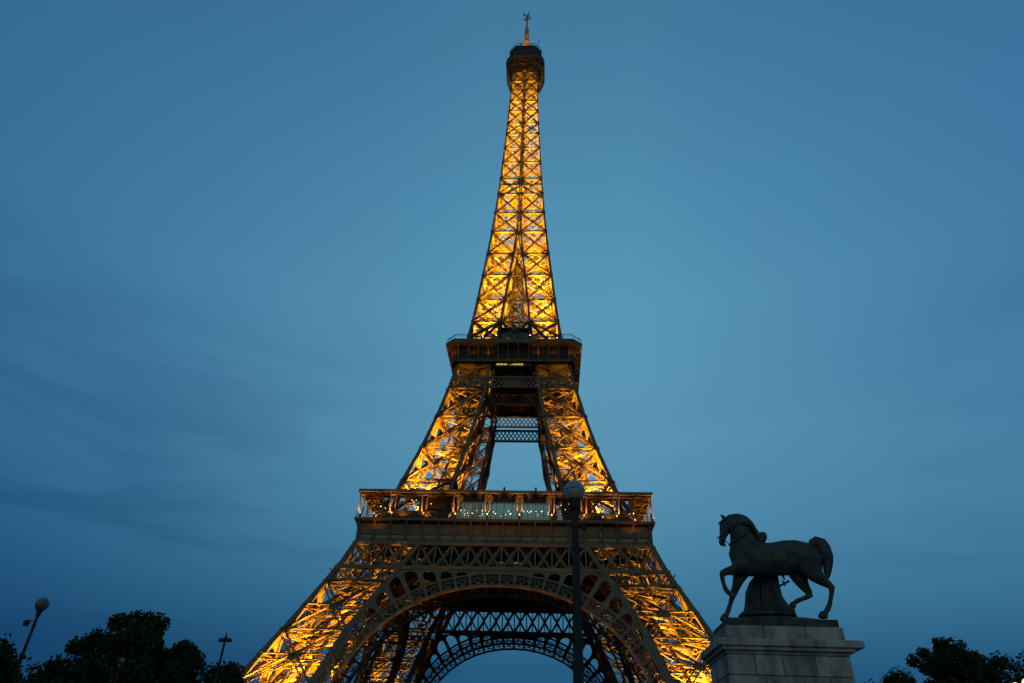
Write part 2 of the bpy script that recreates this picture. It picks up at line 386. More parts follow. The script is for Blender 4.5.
# --- the big arches
AX = [(0,41.2),(4,41.05),(8,40.4),(12,39.3),(16,37.6),(20,35.1),(23.5,32.0),(26.4,28.3),(28.7,24.0),(30.6,19.4),(32.2,14.4),(33.6,9.5),(34.8,4.6)]
def arch_pts(n, off=0.0):
    # equally spaced points along the intrados, pushed outwards by off
    P = [Vector((x,0,z)) for x, z in reversed([(-x, z) for x, z in AX])][::1]
    P = [Vector((-x,0,z)) for x, z in reversed(AX)] + [Vector((x,0,z)) for x, z in AX[1:]]
    d = [0]
    for a, b in zip(P, P[1:]): d.append(d[-1]+(b-a).length)
    def at(s_):
        for i in range(len(d)-1):
            if s_ <= d[i+1]+1e-6:
                t_ = (s_-d[i])/(d[i+1]-d[i]); return P[i].lerp(P[i+1], t_)
        return P[-1]
    res = []
    for i in range(n+1):
        s_ = d[-1]*i/n; p = at(s_); a = at(max(0, s_-2.5)); b = at(min(d[-1], s_+2.5)); tg = (b-a).normalized()
        nrm = Vector((-tg.z, 0, tg.x))
        if nrm.z < 0 and abs(p.x) < 20: nrm = -nrm
        if (p.x*nrm.x) < 0 and abs(p.x) > 5: nrm = -nrm
        res.append((p, nrm))
    return res
NA = 36
pts = arch_pts(NA)
def on_face(v, d):   # place an (x, z) point on the inclined outer face, d metres inside it
    return Vector((v.x, fy(v.z, d), v.z))
def ribbon(mb, P, off0, off1, d0, d1):
    q = []
    for p, n in P:
        q.append([on_face(p+n*off0, d0), on_face(p+n*off1, d0), on_face(p+n*off1, d1), on_face(p+n*off0, d1)])
    b = len(mb.v)
    for g in q: mb.v += [tuple(v) for v in g]
    for j in range(len(q)-1):
        for k in range(4): mb.f.append([b+4*j+k, b+4*j+(k+1) % 4, b+4*j+4+(k+1) % 4, b+4*j+4+k]); mb.mi.append(mb.k)
def arch_plane(mb, d, full=True):
    fine = arch_pts(NA*3)
    ribbon(mb, fine, 0.0, 0.42, d-.8, d+.4)
    ribbon(mb, fine, 2.95, 3.4, d-.1, d+.45)
    ribbon(mb, fine, 0.75, 0.9, d, d+.12)
    ribbon(mb, fine, 2.45, 2.6, d, d+.12)
    for i, (p, n) in enumerate(pts):
        mb.beam(on_face(p+n*0.4, d+.1), on_face(p+n*3.0, d+.1), 0.55, 0.35, nF)
        if i < NA:
            p2, n2 = pts[i+1]
            a = on_face(p+n*.85, d+.2); b = on_face(p+n*2.5, d+.2); a2 = on_face(p2+n2*.85, d+.2); b2 = on_face(p2+n2*2.5, d+.2)
            c = (a+a2)/2
            # fan ornament in each bay
            for e in (b, b.lerp(b2,.33), b.lerp(b2,.67), b2): mb.beam(c, e, 0.17, 0.12, nF)
            m0 = a.lerp(b,.55); m1 = a2.lerp(b2,.55); mt = (b+b2)/2-(b-a)*.08
            mb.beam(m0, mt, .17,.12,nF); mb.beam(m1, mt, .17,.12,nF)
mb = MB(); arch_plane(mb, 0.1)
arch = part(mb, 'arch')
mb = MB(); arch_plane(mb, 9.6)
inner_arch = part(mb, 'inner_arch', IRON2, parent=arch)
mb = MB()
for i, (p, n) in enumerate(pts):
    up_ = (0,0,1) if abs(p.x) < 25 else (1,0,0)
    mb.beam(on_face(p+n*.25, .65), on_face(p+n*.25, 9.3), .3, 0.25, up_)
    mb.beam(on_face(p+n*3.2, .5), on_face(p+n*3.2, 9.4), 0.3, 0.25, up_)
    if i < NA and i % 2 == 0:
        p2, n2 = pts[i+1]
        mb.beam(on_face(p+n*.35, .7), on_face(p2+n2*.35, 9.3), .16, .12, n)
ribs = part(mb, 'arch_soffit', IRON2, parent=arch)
# spandrel arcade between arch, belt and legs
mb = MB()
def cell(mb, outer, inner, d, th=0.3):
    n = len(outer); F = [on_face(v, d) for v in outer+inner]; B = [on_face(v, d+th) for v in outer+inner]
    idx = []
    for k in range(n):
        k2 = (k+1) % n
        idx.append((k, k2, n+k2, n+k)); idx.append((2*n+n+k, 2*n+n+k2, 2*n+k2, 2*n+k)); idx.append((n+k, n+k2, 3*n+k2, 3*n+k))
    mb.poly(F+B, idx)
ZT = ZB0-0.42
ext = arch_pts(NA)
def top_of(p, n):   # where the bay's radial line ends: belt, or the leg's inner chord
    best = None
    for k in range(1, 400):
        q = p+n*(3.3+k*0.05)
        if q.z > ZT or abs(q.x) > I_(q.z)+.1: return q
    return p+n*4
for i in range(NA):
    (p, n), (p2, n2) = ext[i], ext[i+1]
    a = p+n*3.35; a2 = p2+n2*3.35; b = top_of(p, n); b2 = top_of(p2, n2)
    hgt = ((b-a).length+(b2-a2).length)/2
    if (b-a).length < 0.1 and (b2-a2).length < 0.1: continue
    if abs(p.x) > 31: continue
    m_ = 6
    inn = []; outr = []
    if hgt < 1.3:
        cc = (a+a2+b+b2)/4; o4 = [a, a2, b2, b]
        F = [on_face(v, .15) for v in o4]; B = [on_face(v, .45) for v in o4]
        mb.poly(F+B, [(0,1,2,3),(7,6,5,4),(0,4,5,1),(1,5,6,2),(2,6,7,3),(3,7,4,0)]); continue
    def q_(u, v): return a.lerp(a2, u).lerp(b.lerp(b2, u), v)
    rad = 0.36; wv = (a2-a).length; vr = min(0.5, rad*wv/hgt)
    vb = min(0.12, 0.15/hgt); vt = 1-min(0.3, 0.45/hgt)
    inner = [q_(.5-rad, vb), q_(.5, vb), q_(.5+rad, vb)]
    outer = [q_(0,0), q_(.5,0), q_(1,0)]
    for k in range(9):
        an = pi*k/8; inner.append(q_(.5+rad*cos(an), vt-vr+vr*sin(an)))
    outer += [q_(1,.5), q_(1,.8), q_(1,1), q_(.75,1), q_(.5,1), q_(.25,1), q_(0,1), q_(0,.8), q_(0,.5)]
    cell(mb, outer, inner, .15)
sp = part(mb, 'spandrel_arcade', parent=arch)
four(arch, (ribs, sp, inner_arch))

# --- frieze and first floor
mb = MB(); HF = 34.35
ZF0, ZF1 = 52.1, 57.0
for k in range(nb):
    x0 = -HF+k*2*HF/nb; x1 = x0+2*HF/nb
    mb.box(x0+.22, x1-.22, -HF+.30, -HF+.55, ZF0+.55, ZF1-.35)
mb.box(-HF+.01, HF-.01, -HF, -HF+.6, ZF0, ZF0+.5); mb.box(-HF+.01, HF-.01, -HF+.05, -HF+.6, ZF1-.4, ZF1)
mb.box(-HF+.01, HF-.01, -HF+.12, -HF+.28, ZF0+1.85, ZF0+2.0)
mb.box(-HF+.6, HF-.6, -HF+.62, -HF+.8, ZF0, ZF1)
fr = part(mb, 'frieze')
mb = MB(); x = 0
mb.box(x-.19, x+.19, -HF-.22, -HF+.3, ZF0+.5, ZF1-.42)
mb.hexa([(x-.15,-HF-.3,ZF1-1.5),(x+.15,-HF-.3,ZF1-1.5),(x+.15,-HF-.1,ZF1-1.6),(x-.15,-HF-.1,ZF1-1.6),(x-.15,-HF-.9,ZF1-.02),(x+.15,-HF-.9,ZF1-.02),(x+.15,-HF-.1,ZF1-.02),(x-.15,-HF-.1,ZF1-.02)])
cons0 = part(mb, 'frieze_console', parent=fr)
cons = [cons0]; cons0.location.x = -HF+.22
for k in range(1, nb+1):
    c = cons0.copy(); COL.objects.link(c); c.parent = fr; c.location.x = -HF+.22+k*(2*HF-.44)/nb; cons.append(c)
four(fr, cons)
NAMES = ['SEGUIN','LALANDE','TRESCA','PONCELET','BRESSE','LAGRANGE','BELANGER','CUVIER','LAPLACE','DULONG','CHASLES','LAVOISIER','AMPERE','CHEVREUL','FLACHAT','NAVIER','LEGENDRE','CHAPTAL']
for k, nm in enumerate(NAMES):
    cu = bpy.data.curves.new('letters', 'FONT'); cu.body = nm; cu.size = 0.95; cu.align_x = 'CENTER'; cu.extrude = 0.03; cu.resolution_u = 1
    ob = bpy.data.objects.new('letters', cu); COL.objects.link(ob)
    me = bpy.data.meshes.new_from_object(ob.evaluated_get(bpy.context.evaluated_depsgraph_get()))
    x = -HF+(k+.5)*2*HF/nb; lt = MB()
    sc_ = min(1.0, 2.9/max(0.1, max(v.co.x for v in me.vertices)-min(v.co.x for v in me.vertices)))
    lt.v = [(x+v.co.x*sc_, -HF+.26-v.co.z, ZF0+.9+v.co.y) for v in me.vertices]
    lt.f = [list(p.vertices) for p in me.polygons]; lt.mi = [0]*len(lt.f)
    bpy.data.objects.remove(ob)
    part(lt, 'name_lettering', GOLD)
# floor ring and its ledge
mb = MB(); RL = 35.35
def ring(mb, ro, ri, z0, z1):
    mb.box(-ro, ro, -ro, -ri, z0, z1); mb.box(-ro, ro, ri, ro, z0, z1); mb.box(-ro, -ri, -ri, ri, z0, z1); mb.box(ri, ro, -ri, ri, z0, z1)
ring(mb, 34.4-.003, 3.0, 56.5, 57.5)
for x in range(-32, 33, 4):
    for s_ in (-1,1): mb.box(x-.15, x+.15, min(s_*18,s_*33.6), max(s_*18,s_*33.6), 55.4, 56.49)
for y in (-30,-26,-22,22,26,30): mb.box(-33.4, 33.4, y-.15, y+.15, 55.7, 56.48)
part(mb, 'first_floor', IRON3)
mb = MB(); ring(mb, RL, 34.41, 57.01, 57.55); part(mb, 'ledge', IRON)
mb = MB()
for s_ in (0,1,2,3):
    R = Matrix.Rotation(s_*pi/2, 3, 'Z')
    for k in range(71):
        x = -35+k; mb.beam(R@Vector((x,-35.1,57.55)), R@Vector((x,-35.1,58.65)), .05, .05, (0,1,0))
    for z in (58.0, 58.65): mb.beam(R@Vector((-35.1,-35.1,z)), R@Vector((35.1,-35.1,z)), .08, .06, (0,1,0))
part(mb, 'gallery_railing')
# gallery roof
mb = MB()
ring(mb, 34.89, 30.2, 64.15, 64.4)
for s_ in (0,1,2,3):
    R = Matrix.Rotation(s_*pi/2, 3, 'Z')
    q = [R@Vector(v) for v in [(-13,-30.2,64.15),(13,-30.2,64.15),(13,-27,64.15),(-13,-27,64.15),(-13,-30.2,64.4),(13,-30.2,64.4),(13,-27,64.4),(-13,-27,64.4)]]
    mb.hexa(q)
    for k in range(18):
        x = -34+k*4; mb.beam(R@Vector((x,-34.8,64.0)), R@Vector((x,-31.4,64.0)), .25, .28, (0,0,1))
    for y in (-33.6,-31.5): mb.beam(R@Vector((-34,y,63.95)), R@Vector((34,y,63.95)), .3, .25, (0,0,1))
    for x in (-7.6,0,7.6):
        mb.beam(R@Vector((x,-34.9,64.6)), R@Vector((x,-34.9,65.5)), .45, .45, (0,1,0))
part(mb, 'gallery_roof', IRON2)
mb = MB(); ring(mb, 35.3, 34.9, 63.9, 64.6); part(mb, 'roof_edge', IRON)
# twin columns of the gallery with a lamp at the foot
cx = [-34.2+k*68.4/9 for k in range(10)]
mb = MB()
for s_ in (-1,1):
    mb.beam((s_*.66,0,63.95), (s_*.54,0,59.6), .3,.3,(0,1,0)); mb.beam((s_*.54,0,59.6), (s_*.14,0,58.5), .3,.3,(0,1,0))
mb.box(-.85,.85,-.2,.2,63.3,63.55); mb.box(-.22,.22,-.22,.22,57.6,58.6)
c0 = mb.build('gallery_column', IRON, tower)
lb = MB(); lb.lathe([(0.05,-.24),(.18,-.14),(.22,0),(.18,.14),(.05,.24)], (0,-.42,58.75), 10)
l0 = lb.build('column_lamp', BULBW, c0)
first = True; COLS = []
for s_ in range(4):
    R = Matrix.Rotation(s_*pi/2, 3, 'Z')
    for k, x in enumerate(cx[:-1] if s_ else cx[:-1]):
        loc = R@Vector((x,-34.75,0))
        if first: o = c0; first = False
        else:
            o = c0.copy(); COL.objects.link(o); o.parent = tower; d = l0.copy(); COL.objects.link(d); d.parent = o
        o.location = (loc.x, loc.y, -GZ); o.rotation_euler.z = s_*pi/2; COLS.append(loc)
# glass partition of the middle bays, on the two open sides
for s_ in (0, 1, 2, 3):
    mb = MB(); mb.box(-11.4, 11.4, -33.03, -33.0, 58.2, 62.4)
    g = part(mb, 'glass_partition', GLASS, rz=s_*pi/2)
    mb = MB()
    for k in range(13):
        x = -11.4+k*1.9; mb.box(x-.05, x+.05, -33.1, -32.95, 57.5, 62.4)
    mb.box(-11.5,11.5,-33.12,-32.93,62.4,64.13); mb.box(-11.5,11.5,-33.12,-32.93,57.5,58.2)
    mb.build('mullion_frame', ROOF, g)
for s_ in (-1,1):
    for x0, x1 in ((-31,-16),(16,31)):
        mb = MB(); mb.box(x0, x1, s_*31.5-.15, s_*31.5+.15, 57.5, 60.6); xm = 21 if x0 > 0 else -21; mb.box(min(xm, 14*(1 if x0 > 0 else -1)), max(xm, 14*(1 if x0 > 0 else -1)), s_*31.2-.1, s_*31.2+.1, 57.5, 63.8); part(mb, 'pavilion_wall', IRON2)
# bulbs sparkling on the first floor
rng = random.Random(3)
def bulb(p, rad=.11, m=None):
    b_ = MB(); b_.lathe([(.02,-rad),(rad*.8,-rad*.5),(rad,0),(rad*.8,rad*.5),(.02,rad)], p, 6)
    return part(b_, 'light_bulb', m or BULB)
mbb = MB()
for k in range(34):
    x = rng.uniform(-10.8, 10.8); z = rng.choice([59.3,59.5,59.9,60.2,58.9]); rad = rng.uniform(.05,.12)
    mbb.lathe([(.02,-rad),(rad*.8,-rad*.5),(rad,0),(rad*.8,rad*.5),(.02,rad)], (x,-33.4,z), 6)
for k in range(30):
    x = rng.uniform(13, 33)*rng.choice((-1,1)); z = rng.uniform(59,63.2); rad = rng.uniform(.05,.12)
    mbb.lathe([(.02,-rad),(rad*.8,-rad*.5),(rad,0),(rad*.8,rad*.5),(.02,rad)], (x,-33.4+rng.uniform(0,4),z), 6)
tag(part(mbb, 'gallery_bulbs', BULB), kind='stuff')

# --- middle legs, first to second floor
zs = [57.6,62,67,75,80.6,91.5,101.9,107.6,112.0]
mb = MB()
for a in (0,1):
    for b in (0,1): chord(mb, a, b, zs)
uleg = part(mb, 'upper_leg')
mb = MB()
for z0, z1 in ((57.8,70.0),(70.0,80.7),(80.7,91.5),(91.5,101.8)): xpanel(mb, z0, z1, 1.1, 6, gus=0.7, t=0.16)
xpanel(mb, 106.4, 111.8, 0.45, 4, style='bar')
ub = part(mb, 'leg_bracing', parent=uleg)
mb = MB()
for z in (70,80.7,91.5,101.8): diaphragm(mb, z, 0.32)
for (u, v) in ((0.36,0.36),(0.64,0.64)):
    for z0, z1 in zip(zs[:-1], zs[1:]): mb.girder(mid_pt(z0,u,v), mid_pt(z1,u,v), (1,1,0), 0.5, 0.5, 5, 0.13)
ut = part(mb, 'lift_track', parent=uleg)
four(uleg, (ub, ut))
# diamond belts below the second floor (outer and inner planes)
def diamond(mb, y0f, xw, z0, z1, step, wbar, d=.3):
    n_ = int(round(2*xw/step)); st = 2*xw/n_; hz = z1-z0; k2 = hz/2
    for i in range(-1, n_+1):
        for sg in (1,-1):
            # two diamonds high: each bar climbs the full belt over one step*2
            xa = -xw+i*st; xb = xa+st*2
            za, zb = (z0, z1) if sg == 1 else (z1, z0)
            t0 = max(0.0, (-xw-xa)/(xb-xa)); t1 = min(1.0, (xw-xa)/(xb-xa))
            if t1 <= t0: continue
            A = (xa+(xb-xa)*t0, za+(zb-za)*t0); B = (xa+(xb-xa)*t1, za+(zb-za)*t1)
            mb.beam((A[0], y0f(A[1])+.07*sg, A[1]), (B[0], y0f(B[1])+.07*sg, B[1]), wbar, .12, nF)
mb = MB()
z0, z1 = 102.6, 106.2
diamond(mb, lambda z: fy(z,.35), H(104.4)-.5, z0, z1, 1.35, .34)
for z in (z0, z1): h = H(z)-.3; mb.beam((-h, fy(z), z), (h, fy(z), z), .5, .7, nF)
b2 = part(mb, 'diamond_belt'); four(b2)
mb = MB()
diamond(mb, lambda z: -I_(z)-.35, 7.3, z0, z1, 1.35, .3)
for z in (z0, z1): h = I_(z); mb.beam((-h, -I_(z)-.35, z), (h, -I_(z)-.35, z), .4, .5, nF)
b3 = part(mb, 'inner_belt'); four(b3)
# second floor: wall, octagonal cornice, consoles
def octa(h, c): return [(-h+c,-h),(h-c,-h),(h,-h+c),(h,h-c),(h-c,h),(-h+c,h),(-h,h-c),(-h,-h+c)]
def prism(mb, P0, z0, P1, z1):
    n_ = len(P0); mb.poly([(x,y,z0) for x, y in P0]+[(x,y,z1) for x, y in P1], [tuple(range(n_-1,-1,-1)), tuple(range(n_,2*n_))]+[(i,(i+1)%n_,n_+(i+1)%n_,n_+i) for i in range(n_)])
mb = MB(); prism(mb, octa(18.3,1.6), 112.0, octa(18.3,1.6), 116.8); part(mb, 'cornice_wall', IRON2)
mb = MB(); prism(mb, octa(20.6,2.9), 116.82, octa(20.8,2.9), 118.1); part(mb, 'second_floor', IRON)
mb = MB(); prism(mb, octa(18.3,1.6), 111.6, octa(18.3,1.6), 111.98); part(mb, 'second_floor_slab', IRON3)
mb = MB(); mb.box(-17,17,-18.55,-18.31,111.5,112.05); four(part(mb, 'cornice_string', IRON))
mb = MB()
def console(mb, base, outd, z0, z1, reach, wdt):
    o2 = Vector(outd).normalized(); sd = Vector((-o2.y, o2.x, 0))*(wdt/2); prev = None
    for k in range(7):
        t_ = k/6; ro = .12+reach*(1-sqrt(max(0,1-t_**2))) ; z = z0+(z1-z0)*t_
        cur = (Vector(base)+o2*ro+Vector((0,0,z)), Vector(base)-o2*.0+Vector((0,0,z)))
        if prev:
            a, b = prev; c, d = cur
            mb.hexa([a-sd, a+sd, b+sd, b-sd, c-sd, c+sd, d+sd, d-sd])
        prev = cur
console(mb, (0,0,0), (0,-1,0), 112.1, 116.8, 2.2, .3)
k0 = part(mb, 'cornice_console'); first = True
for s_ in range(4):
    R = Matrix.Rotation(s_*pi/2, 3, 'Z')
    for (x, y, rz_) in [(-16.6+k*33.2/11, -18.3, 0) for k in range(12)]+[(16.9+.75*k, -18.1+.75*k, pi/4) for k in (0,1)]:
        if first: o = k0; first = False
        else: o = k0.copy(); COL.objects.link(o); o.parent = tower
        v = R@Vector((x,y,0)); o.location = (v.x, v.y, -GZ); o.rotation_euler.z = s_*pi/2+rz_
# curved fence of the second floor
mb = MB()
PO = octa(20.6,2.9)
for i in range(8):
    a = Vector((*PO[i],118.1)); b = Vector((*PO[(i+1) % 8],118.1)); ed = b-a; nn = Vector((ed.y,-ed.x,0)).normalized(); n_ = max(2, int(ed.length/1.2))
    def fp(q, z): return q+Vector((0,0,z))-nn*(.9*max(0,(z-1.3))**1.4)
    for k in range(n_+1):
        q = a+ed*(k/n_)
        for za, zb in ((0,1.3),(1.3,1.9),(1.9,2.4)): mb.beam(fp(q,za), fp(q,zb), .06,.06,(1,0,0))
    for z in (1.1,1.9,2.4): mb.beam(fp(a,z), fp(b,z), .06,.06,(0,0,1))
part(mb, 'fence')
# lit panel and dark red lift wall under the second floor
mb = MB()
x = -4.95
for wd in (.95,.9,.7,.25): mb.box(x, x+wd, -17.65, -17.5, 110.7, 111.2); x += wd+.14
x += .55
for wd in (.22,.2): mb.box(x, x+wd, -17.65, -17.5, 110.7, 110.95); x += wd+.25
for wd in (.5,.6,.95,.8): mb.box(x, x+wd, -17.65, -17.5, 110.7, 111.2); x += wd+.1
part(mb, 'lit_panel', SIGNY)
mb = MB(); mb.box(-5.6, 5.6, -17.45, -17.35, 110.3, 111.5); part(mb, 'panel_board', ROOF)
mb = MB(); mb.box(-3.0, -.1, -13, -12.8, 106, 111.5); mb.box(.1, 3.0, -13, -12.8, 106, 111.5); part(mb, 'lift_wall', REDW)
# second floor upper deck, cabin and struts
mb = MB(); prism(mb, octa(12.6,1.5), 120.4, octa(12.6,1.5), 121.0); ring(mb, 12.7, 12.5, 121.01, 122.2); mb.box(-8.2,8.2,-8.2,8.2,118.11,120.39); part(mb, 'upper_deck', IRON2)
mb = MB(); mb.box(-3.9,3.9,-12.72,-12.62,121.8,125.6); part(mb, 'cabin_window', mat('dim_window', (0.05,0.07,0.08), 0.15))
mb = MB(); mb.box(-4.5,4.5,-12.6,4.6,121.01,126.9); mb.box(-4.7,4.7,-13.0,5.0,126.91,127.4); part(mb, 'lift_cabin', IRON2)
for q in (-1,1):
    mb = MB(); mb.beam((q*4.4,-14.5,128.5), (q*12.3,-15.6,119.0), .75,.4,(0,-1,0)); mb.beam((q*4.4,-14.4,128.5), (q*5.4,-15.5,118.2), .75,.4,(0,-1,0))
    mb.beam((q*4.4,-14.2,128.6), (0,-14.3,124), .5,.3,(0,-1,0))
    four(part(mb, 'strut_frame', IRON2))
mb = MB()
for x, z in ((-9.3,119.4),(-5.2,120.0),(-1.5,118.8),(3.6,118.6),(5.0,120.1),(13.2,119.2),(-4.9,118.5)):
    mb.lathe([(.02,-.16),(.13,-.08),(.16,0),(.13,.08),(.02,.16)], (x,-19.6,z), 6)
tag(part(mb, 'deck_bulb', BULB), kind='stuff')

# --- spire
LV = [116.0,122.6,129.1,138.5,149.9,160.1,171.3,181.1,191.6,200,209.7,218.5,227.1,234.1,242.3,249,256.1,263.3,269.5,275.5]
mb = MB()
for a in (0,1):
    for b in (0,1): chord(mb, a, b, LV)
sc = part(mb, 'spire_leg')
mb = MB()
for z0, z1 in zip(LV[:-1], LV[1:]):
    if z0 < 116: 
        xpanel(mb, z0, z1, .55, 4, style='bar'); continue
    fc = FACES if z0 < 165 else FACES[:2]
    xpanel(mb, z0, z1, .64 if z0 < 165 else .52, 6, style='lattice', faces=fc, gus=.34 if z0 < 200 else .24, t=.12, both=True)
    diaphragm(mb, z1, .26)
    zm = (z0+z1)/2
    if z0 < 165: diaphragm(mb, zm, .2)
    # node plates on the chords
    for (A, B, nr) in FACES[:2]:
        for Q in (A, B):
            c = cpt(*Q, z1)+Vector(nr)*(Wc(z1)/2+.03); mb.beam(c-Vector((0,0,.6)), c+Vector((0,0,.6)), .95 if z1 < 200 else .7, .06, nr)
sb = part(mb, 'spire_bracing', parent=sc)
four(sc, (sb,))
mb = MB()   # crosses between the inner chords, lift guides up the middle
for z0, z1 in zip(LV[1:6], LV[2:7]):
    for s_ in range(4):
        R = Matrix.Rotation(s_*pi/2, 3, 'Z')
        i0, i1, h0, h1 = I_(z0), I_(z1), H(z0)-.4, H(z1)-.4
        mb.beam(R@Vector((-i0,-h0,z0)), R@Vector((i1,-h1,z1)), .3,.3,R@Vector((0,-1,0))); mb.beam(R@Vector((i0,-h0+.3,z0)), R@Vector((-i1,-h1+.3,z1)), .3,.3,R@Vector((0,-1,0)))
        mb.beam(R@Vector((-i1,-h1,z1)), R@Vector((i1,-h1,z1)), .35,.4,R@Vector((0,-1,0)))
for yy in (-3.2, 3.2):
    for k in range(8):
        z0 = 127+k*4.6; w0 = 2.9-k*.22
        mb.girder((-w0,yy,z0), (w0,yy,z0+4.6), (0,-1,0), .5,.5,5,.13,True); mb.girder((w0,yy,z0), (-w0,yy,z0+4.6), (0,-1,0), .5,.4,5,.13,True); mb.girder((-w0,yy,z0), (w0,yy,z0), (0,-1,0), .6,.5,4,.13,True)
    for q in (-1,1): mb.girder((q*2.9,yy,121),(q*1.2,yy,163),(0,-1,0),.6,.5,16,.14,True)
for x, y in ((-1.6,-1.6),(1.6,-1.6),(1.6,1.6),(-1.6,1.6)): mb.girder((x,y,121), (x*.8,y*.8,262), (1,0,0), .4,.4,70,.1)
for k in range(66):
    z = 128+k*2.05; s_ = 1 if k % 2 else -1
    mb.beam((-1.5*s_,2.4,z), (1.5*s_,2.4,z+2.05), .7,.1,(0,0,1)); 
    if k % 2: mb.beam((-1.8,-1.6,z), (1.8,-1.6,z), .2,.2,(0,0,1))
part(mb, 'lift_guide')
mb = MB(); prism(mb, octa(4.2,.8), 196.0, octa(4.2,.8), 196.3)
for s_ in range(4):
    R = Matrix.Rotation(s_*pi/2, 3, 'Z')
    mb.beam(R@Vector((-8.0,-8.0,196.9)), R@Vector((8.0,-8.0,196.9)), .8,.3,(0,1,0) if s_ % 2 == 0 else (1,0,0))
    for q in (-1,1):   # sloping bright braces under the intermediate platform
        mb.beam(R@Vector((q*8.3,-8.2,189.5)), R@Vector((q*1.0,-8.0,195.5)), .9,.3,R@Vector((0,-1,0)))
mb.box(-1.4,1.4,-7.6,-4,196.31,199)
part(mb, 'intermediate_platform')

# --- summit
mb = MB()
def octr(h): return octa(h, h*.42)
for i in range(8):
    a = Vector((*octr(5.9)[i],265.6)); b = Vector((*octr(7.7)[i],272.4)); mb.beam(a, b, .3,.3,(1,0,0)); a2 = Vector((*octr(5.9)[(i+1) % 8],265.6)); b2_ = Vector((*octr(7.7)[(i+1) % 8],272.4)); mb.beam(a, a2, .25,.25,(0,0,1)); mb.beam(a.lerp(a2,.5), b.lerp(b2_,.5), .2,.2,(1,0,0)); mb.beam(a, b2_, .2,.15,(0,0,1)); mb.beam(a2, b, .2,.15,(0,0,1))
part(mb, 'summit_bracket', IRON)
mb = MB()
for i in range(8): mb.beam((*octr(7.7)[i],272.6), (*octr(7.7)[(i+1) % 8],272.6), .4,.5,(0,0,1))
prism(mb, octr(8.5), 276.3, octr(8.7), 277.2)
for P, s_ in ((octr(7.7), 0), ):
    for i in range(8):
        a = Vector((*octr(7.7)[i], 272.8)); b = Vector((*octr(8.35)[i], 276.3)); a2 = Vector((*octr(7.7)[(i+1) % 8], 272.8)); b2_ = Vector((*octr(8.35)[(i+1) % 8], 276.3))
        mb.beam(a, b, .35,.35,(1,0,0))
        for u in (.33,.67): mb.beam(a.lerp(a2,u), b.lerp(b2_,u), .16,.16,(1,0,0))
        mb.beam(a, b2_, .18,.12,(1,0,0)); mb.beam(a2, b, .18,.12,(0,1,0))
        mb.beam(a.lerp(b,.4), a2.lerp(b2_,.4), .16,.12,(0,0,1))
part(mb, 'summit_cage')
mb = MB(); mb.box(-5.7,5.7,-5.7,5.7,275.6,276.29); mb.box(-4.9,4.9,-4.9,4.9,270.5,275.59); part(mb, 'summit_room', IRON2)
mb = MB(); prism(mb, octr(8.7), 277.21, octr(8.1), 281.0); prism(mb, octr(8.1), 281.01, octr(7.2), 283.2); prism(mb, octr(7.15), 283.21, octr(7.35), 286.6); prism(mb, octr(6.3), 286.61, octr(6.0), 288.0); part(mb, 'summit_deck', IRON2)
mb = MB()
for i in range(8):
    a = Vector((*octr(7.1)[i],283.2)); b = Vector((*octr(7.1)[(i+1) % 8],283.2)); n_ = max(3, int((b-a).length/1.1))
    for k in range(n_): q = a.lerp(b, k/n_); mb.beam(q, q*1.0+Vector((0,0,5.2)), .14,.14,(1,0,0))
    for z in (1.2,3.0,5.2): mb.beam(a+Vector((0,0,z)), b+Vector((0,0,z)), .16,.16,(0,0,1))
part(mb, 'summit_railing', IRON)
for k in range(10):
    an = 2*pi*k/10+.2; b_ = MB(); b_.lathe([(.02,-.22),(.2,-.1),(.24,0),(.2,.12),(.02,.22)], (6.7*cos(an),6.7*sin(an),288.2), 8); part(b_, 'terrace_lamp', BULBW)
mb = MB(); rg = random.Random(5)
for k in range(26):
    an = 2*pi*k/26; r_ = 6.3+rg.uniform(-.4,.5); h = rg.uniform(.9,2.6)
    mb.tube((r_*cos(an), r_*sin(an), 283.2), (r_*cos(an), r_*sin(an), 288+h), .13, .1, 5)
    if k % 3 == 0: mb.box(r_*cos(an)-.3, r_*cos(an)+.3, r_*sin(an)-.2, r_*sin(an)+.2, 288+h*.4, 288+h)
mb.tube((5.4,-5.4,283.2), (5.9,-5.6,293), .15,.1,5)
part(mb, 'aerial_cluster', IRON)
mb = MB(); mb.lathe([(3.0,288.01),(2.6,291),(1.7,295),(1.5,297.2),(1.5,299.6),(1.35,300.4),(.9,301.4),(.5,301.8)], (0,0,0), 16); part(mb, 'lantern_dome', IRON, smooth=False)
mb = MB()
mb.lathe([(1.0,301.3),(1.1,305),(1.25,305.3),(1.25,305.7),(1.05,306),(1.0,310.6),(.4,311.4)], (0,0,0), 12)
mb.lathe([(.38,311.8),(.36,316),(.32,321.6),(.05,323.3)], (0,0,0), 8)
part(mb, 'mast')
mb = MB()
for z, ln in ((318.4,1.3),(320.6,1.6),(322.0,1.9)):
    for k in range(4):
        an = k*pi/2+.5+z; mb.beam((0,0,z), (ln*cos(an),ln*sin(an),z+.3), .25,.25,(0,0,1))
        mb.box(ln*cos(an)-.25, ln*cos(an)+.25, ln*sin(an)-.12, ln*sin(an)+.12, z-.2, z+.9)
part(mb, 'mast_aerial', IRON2)

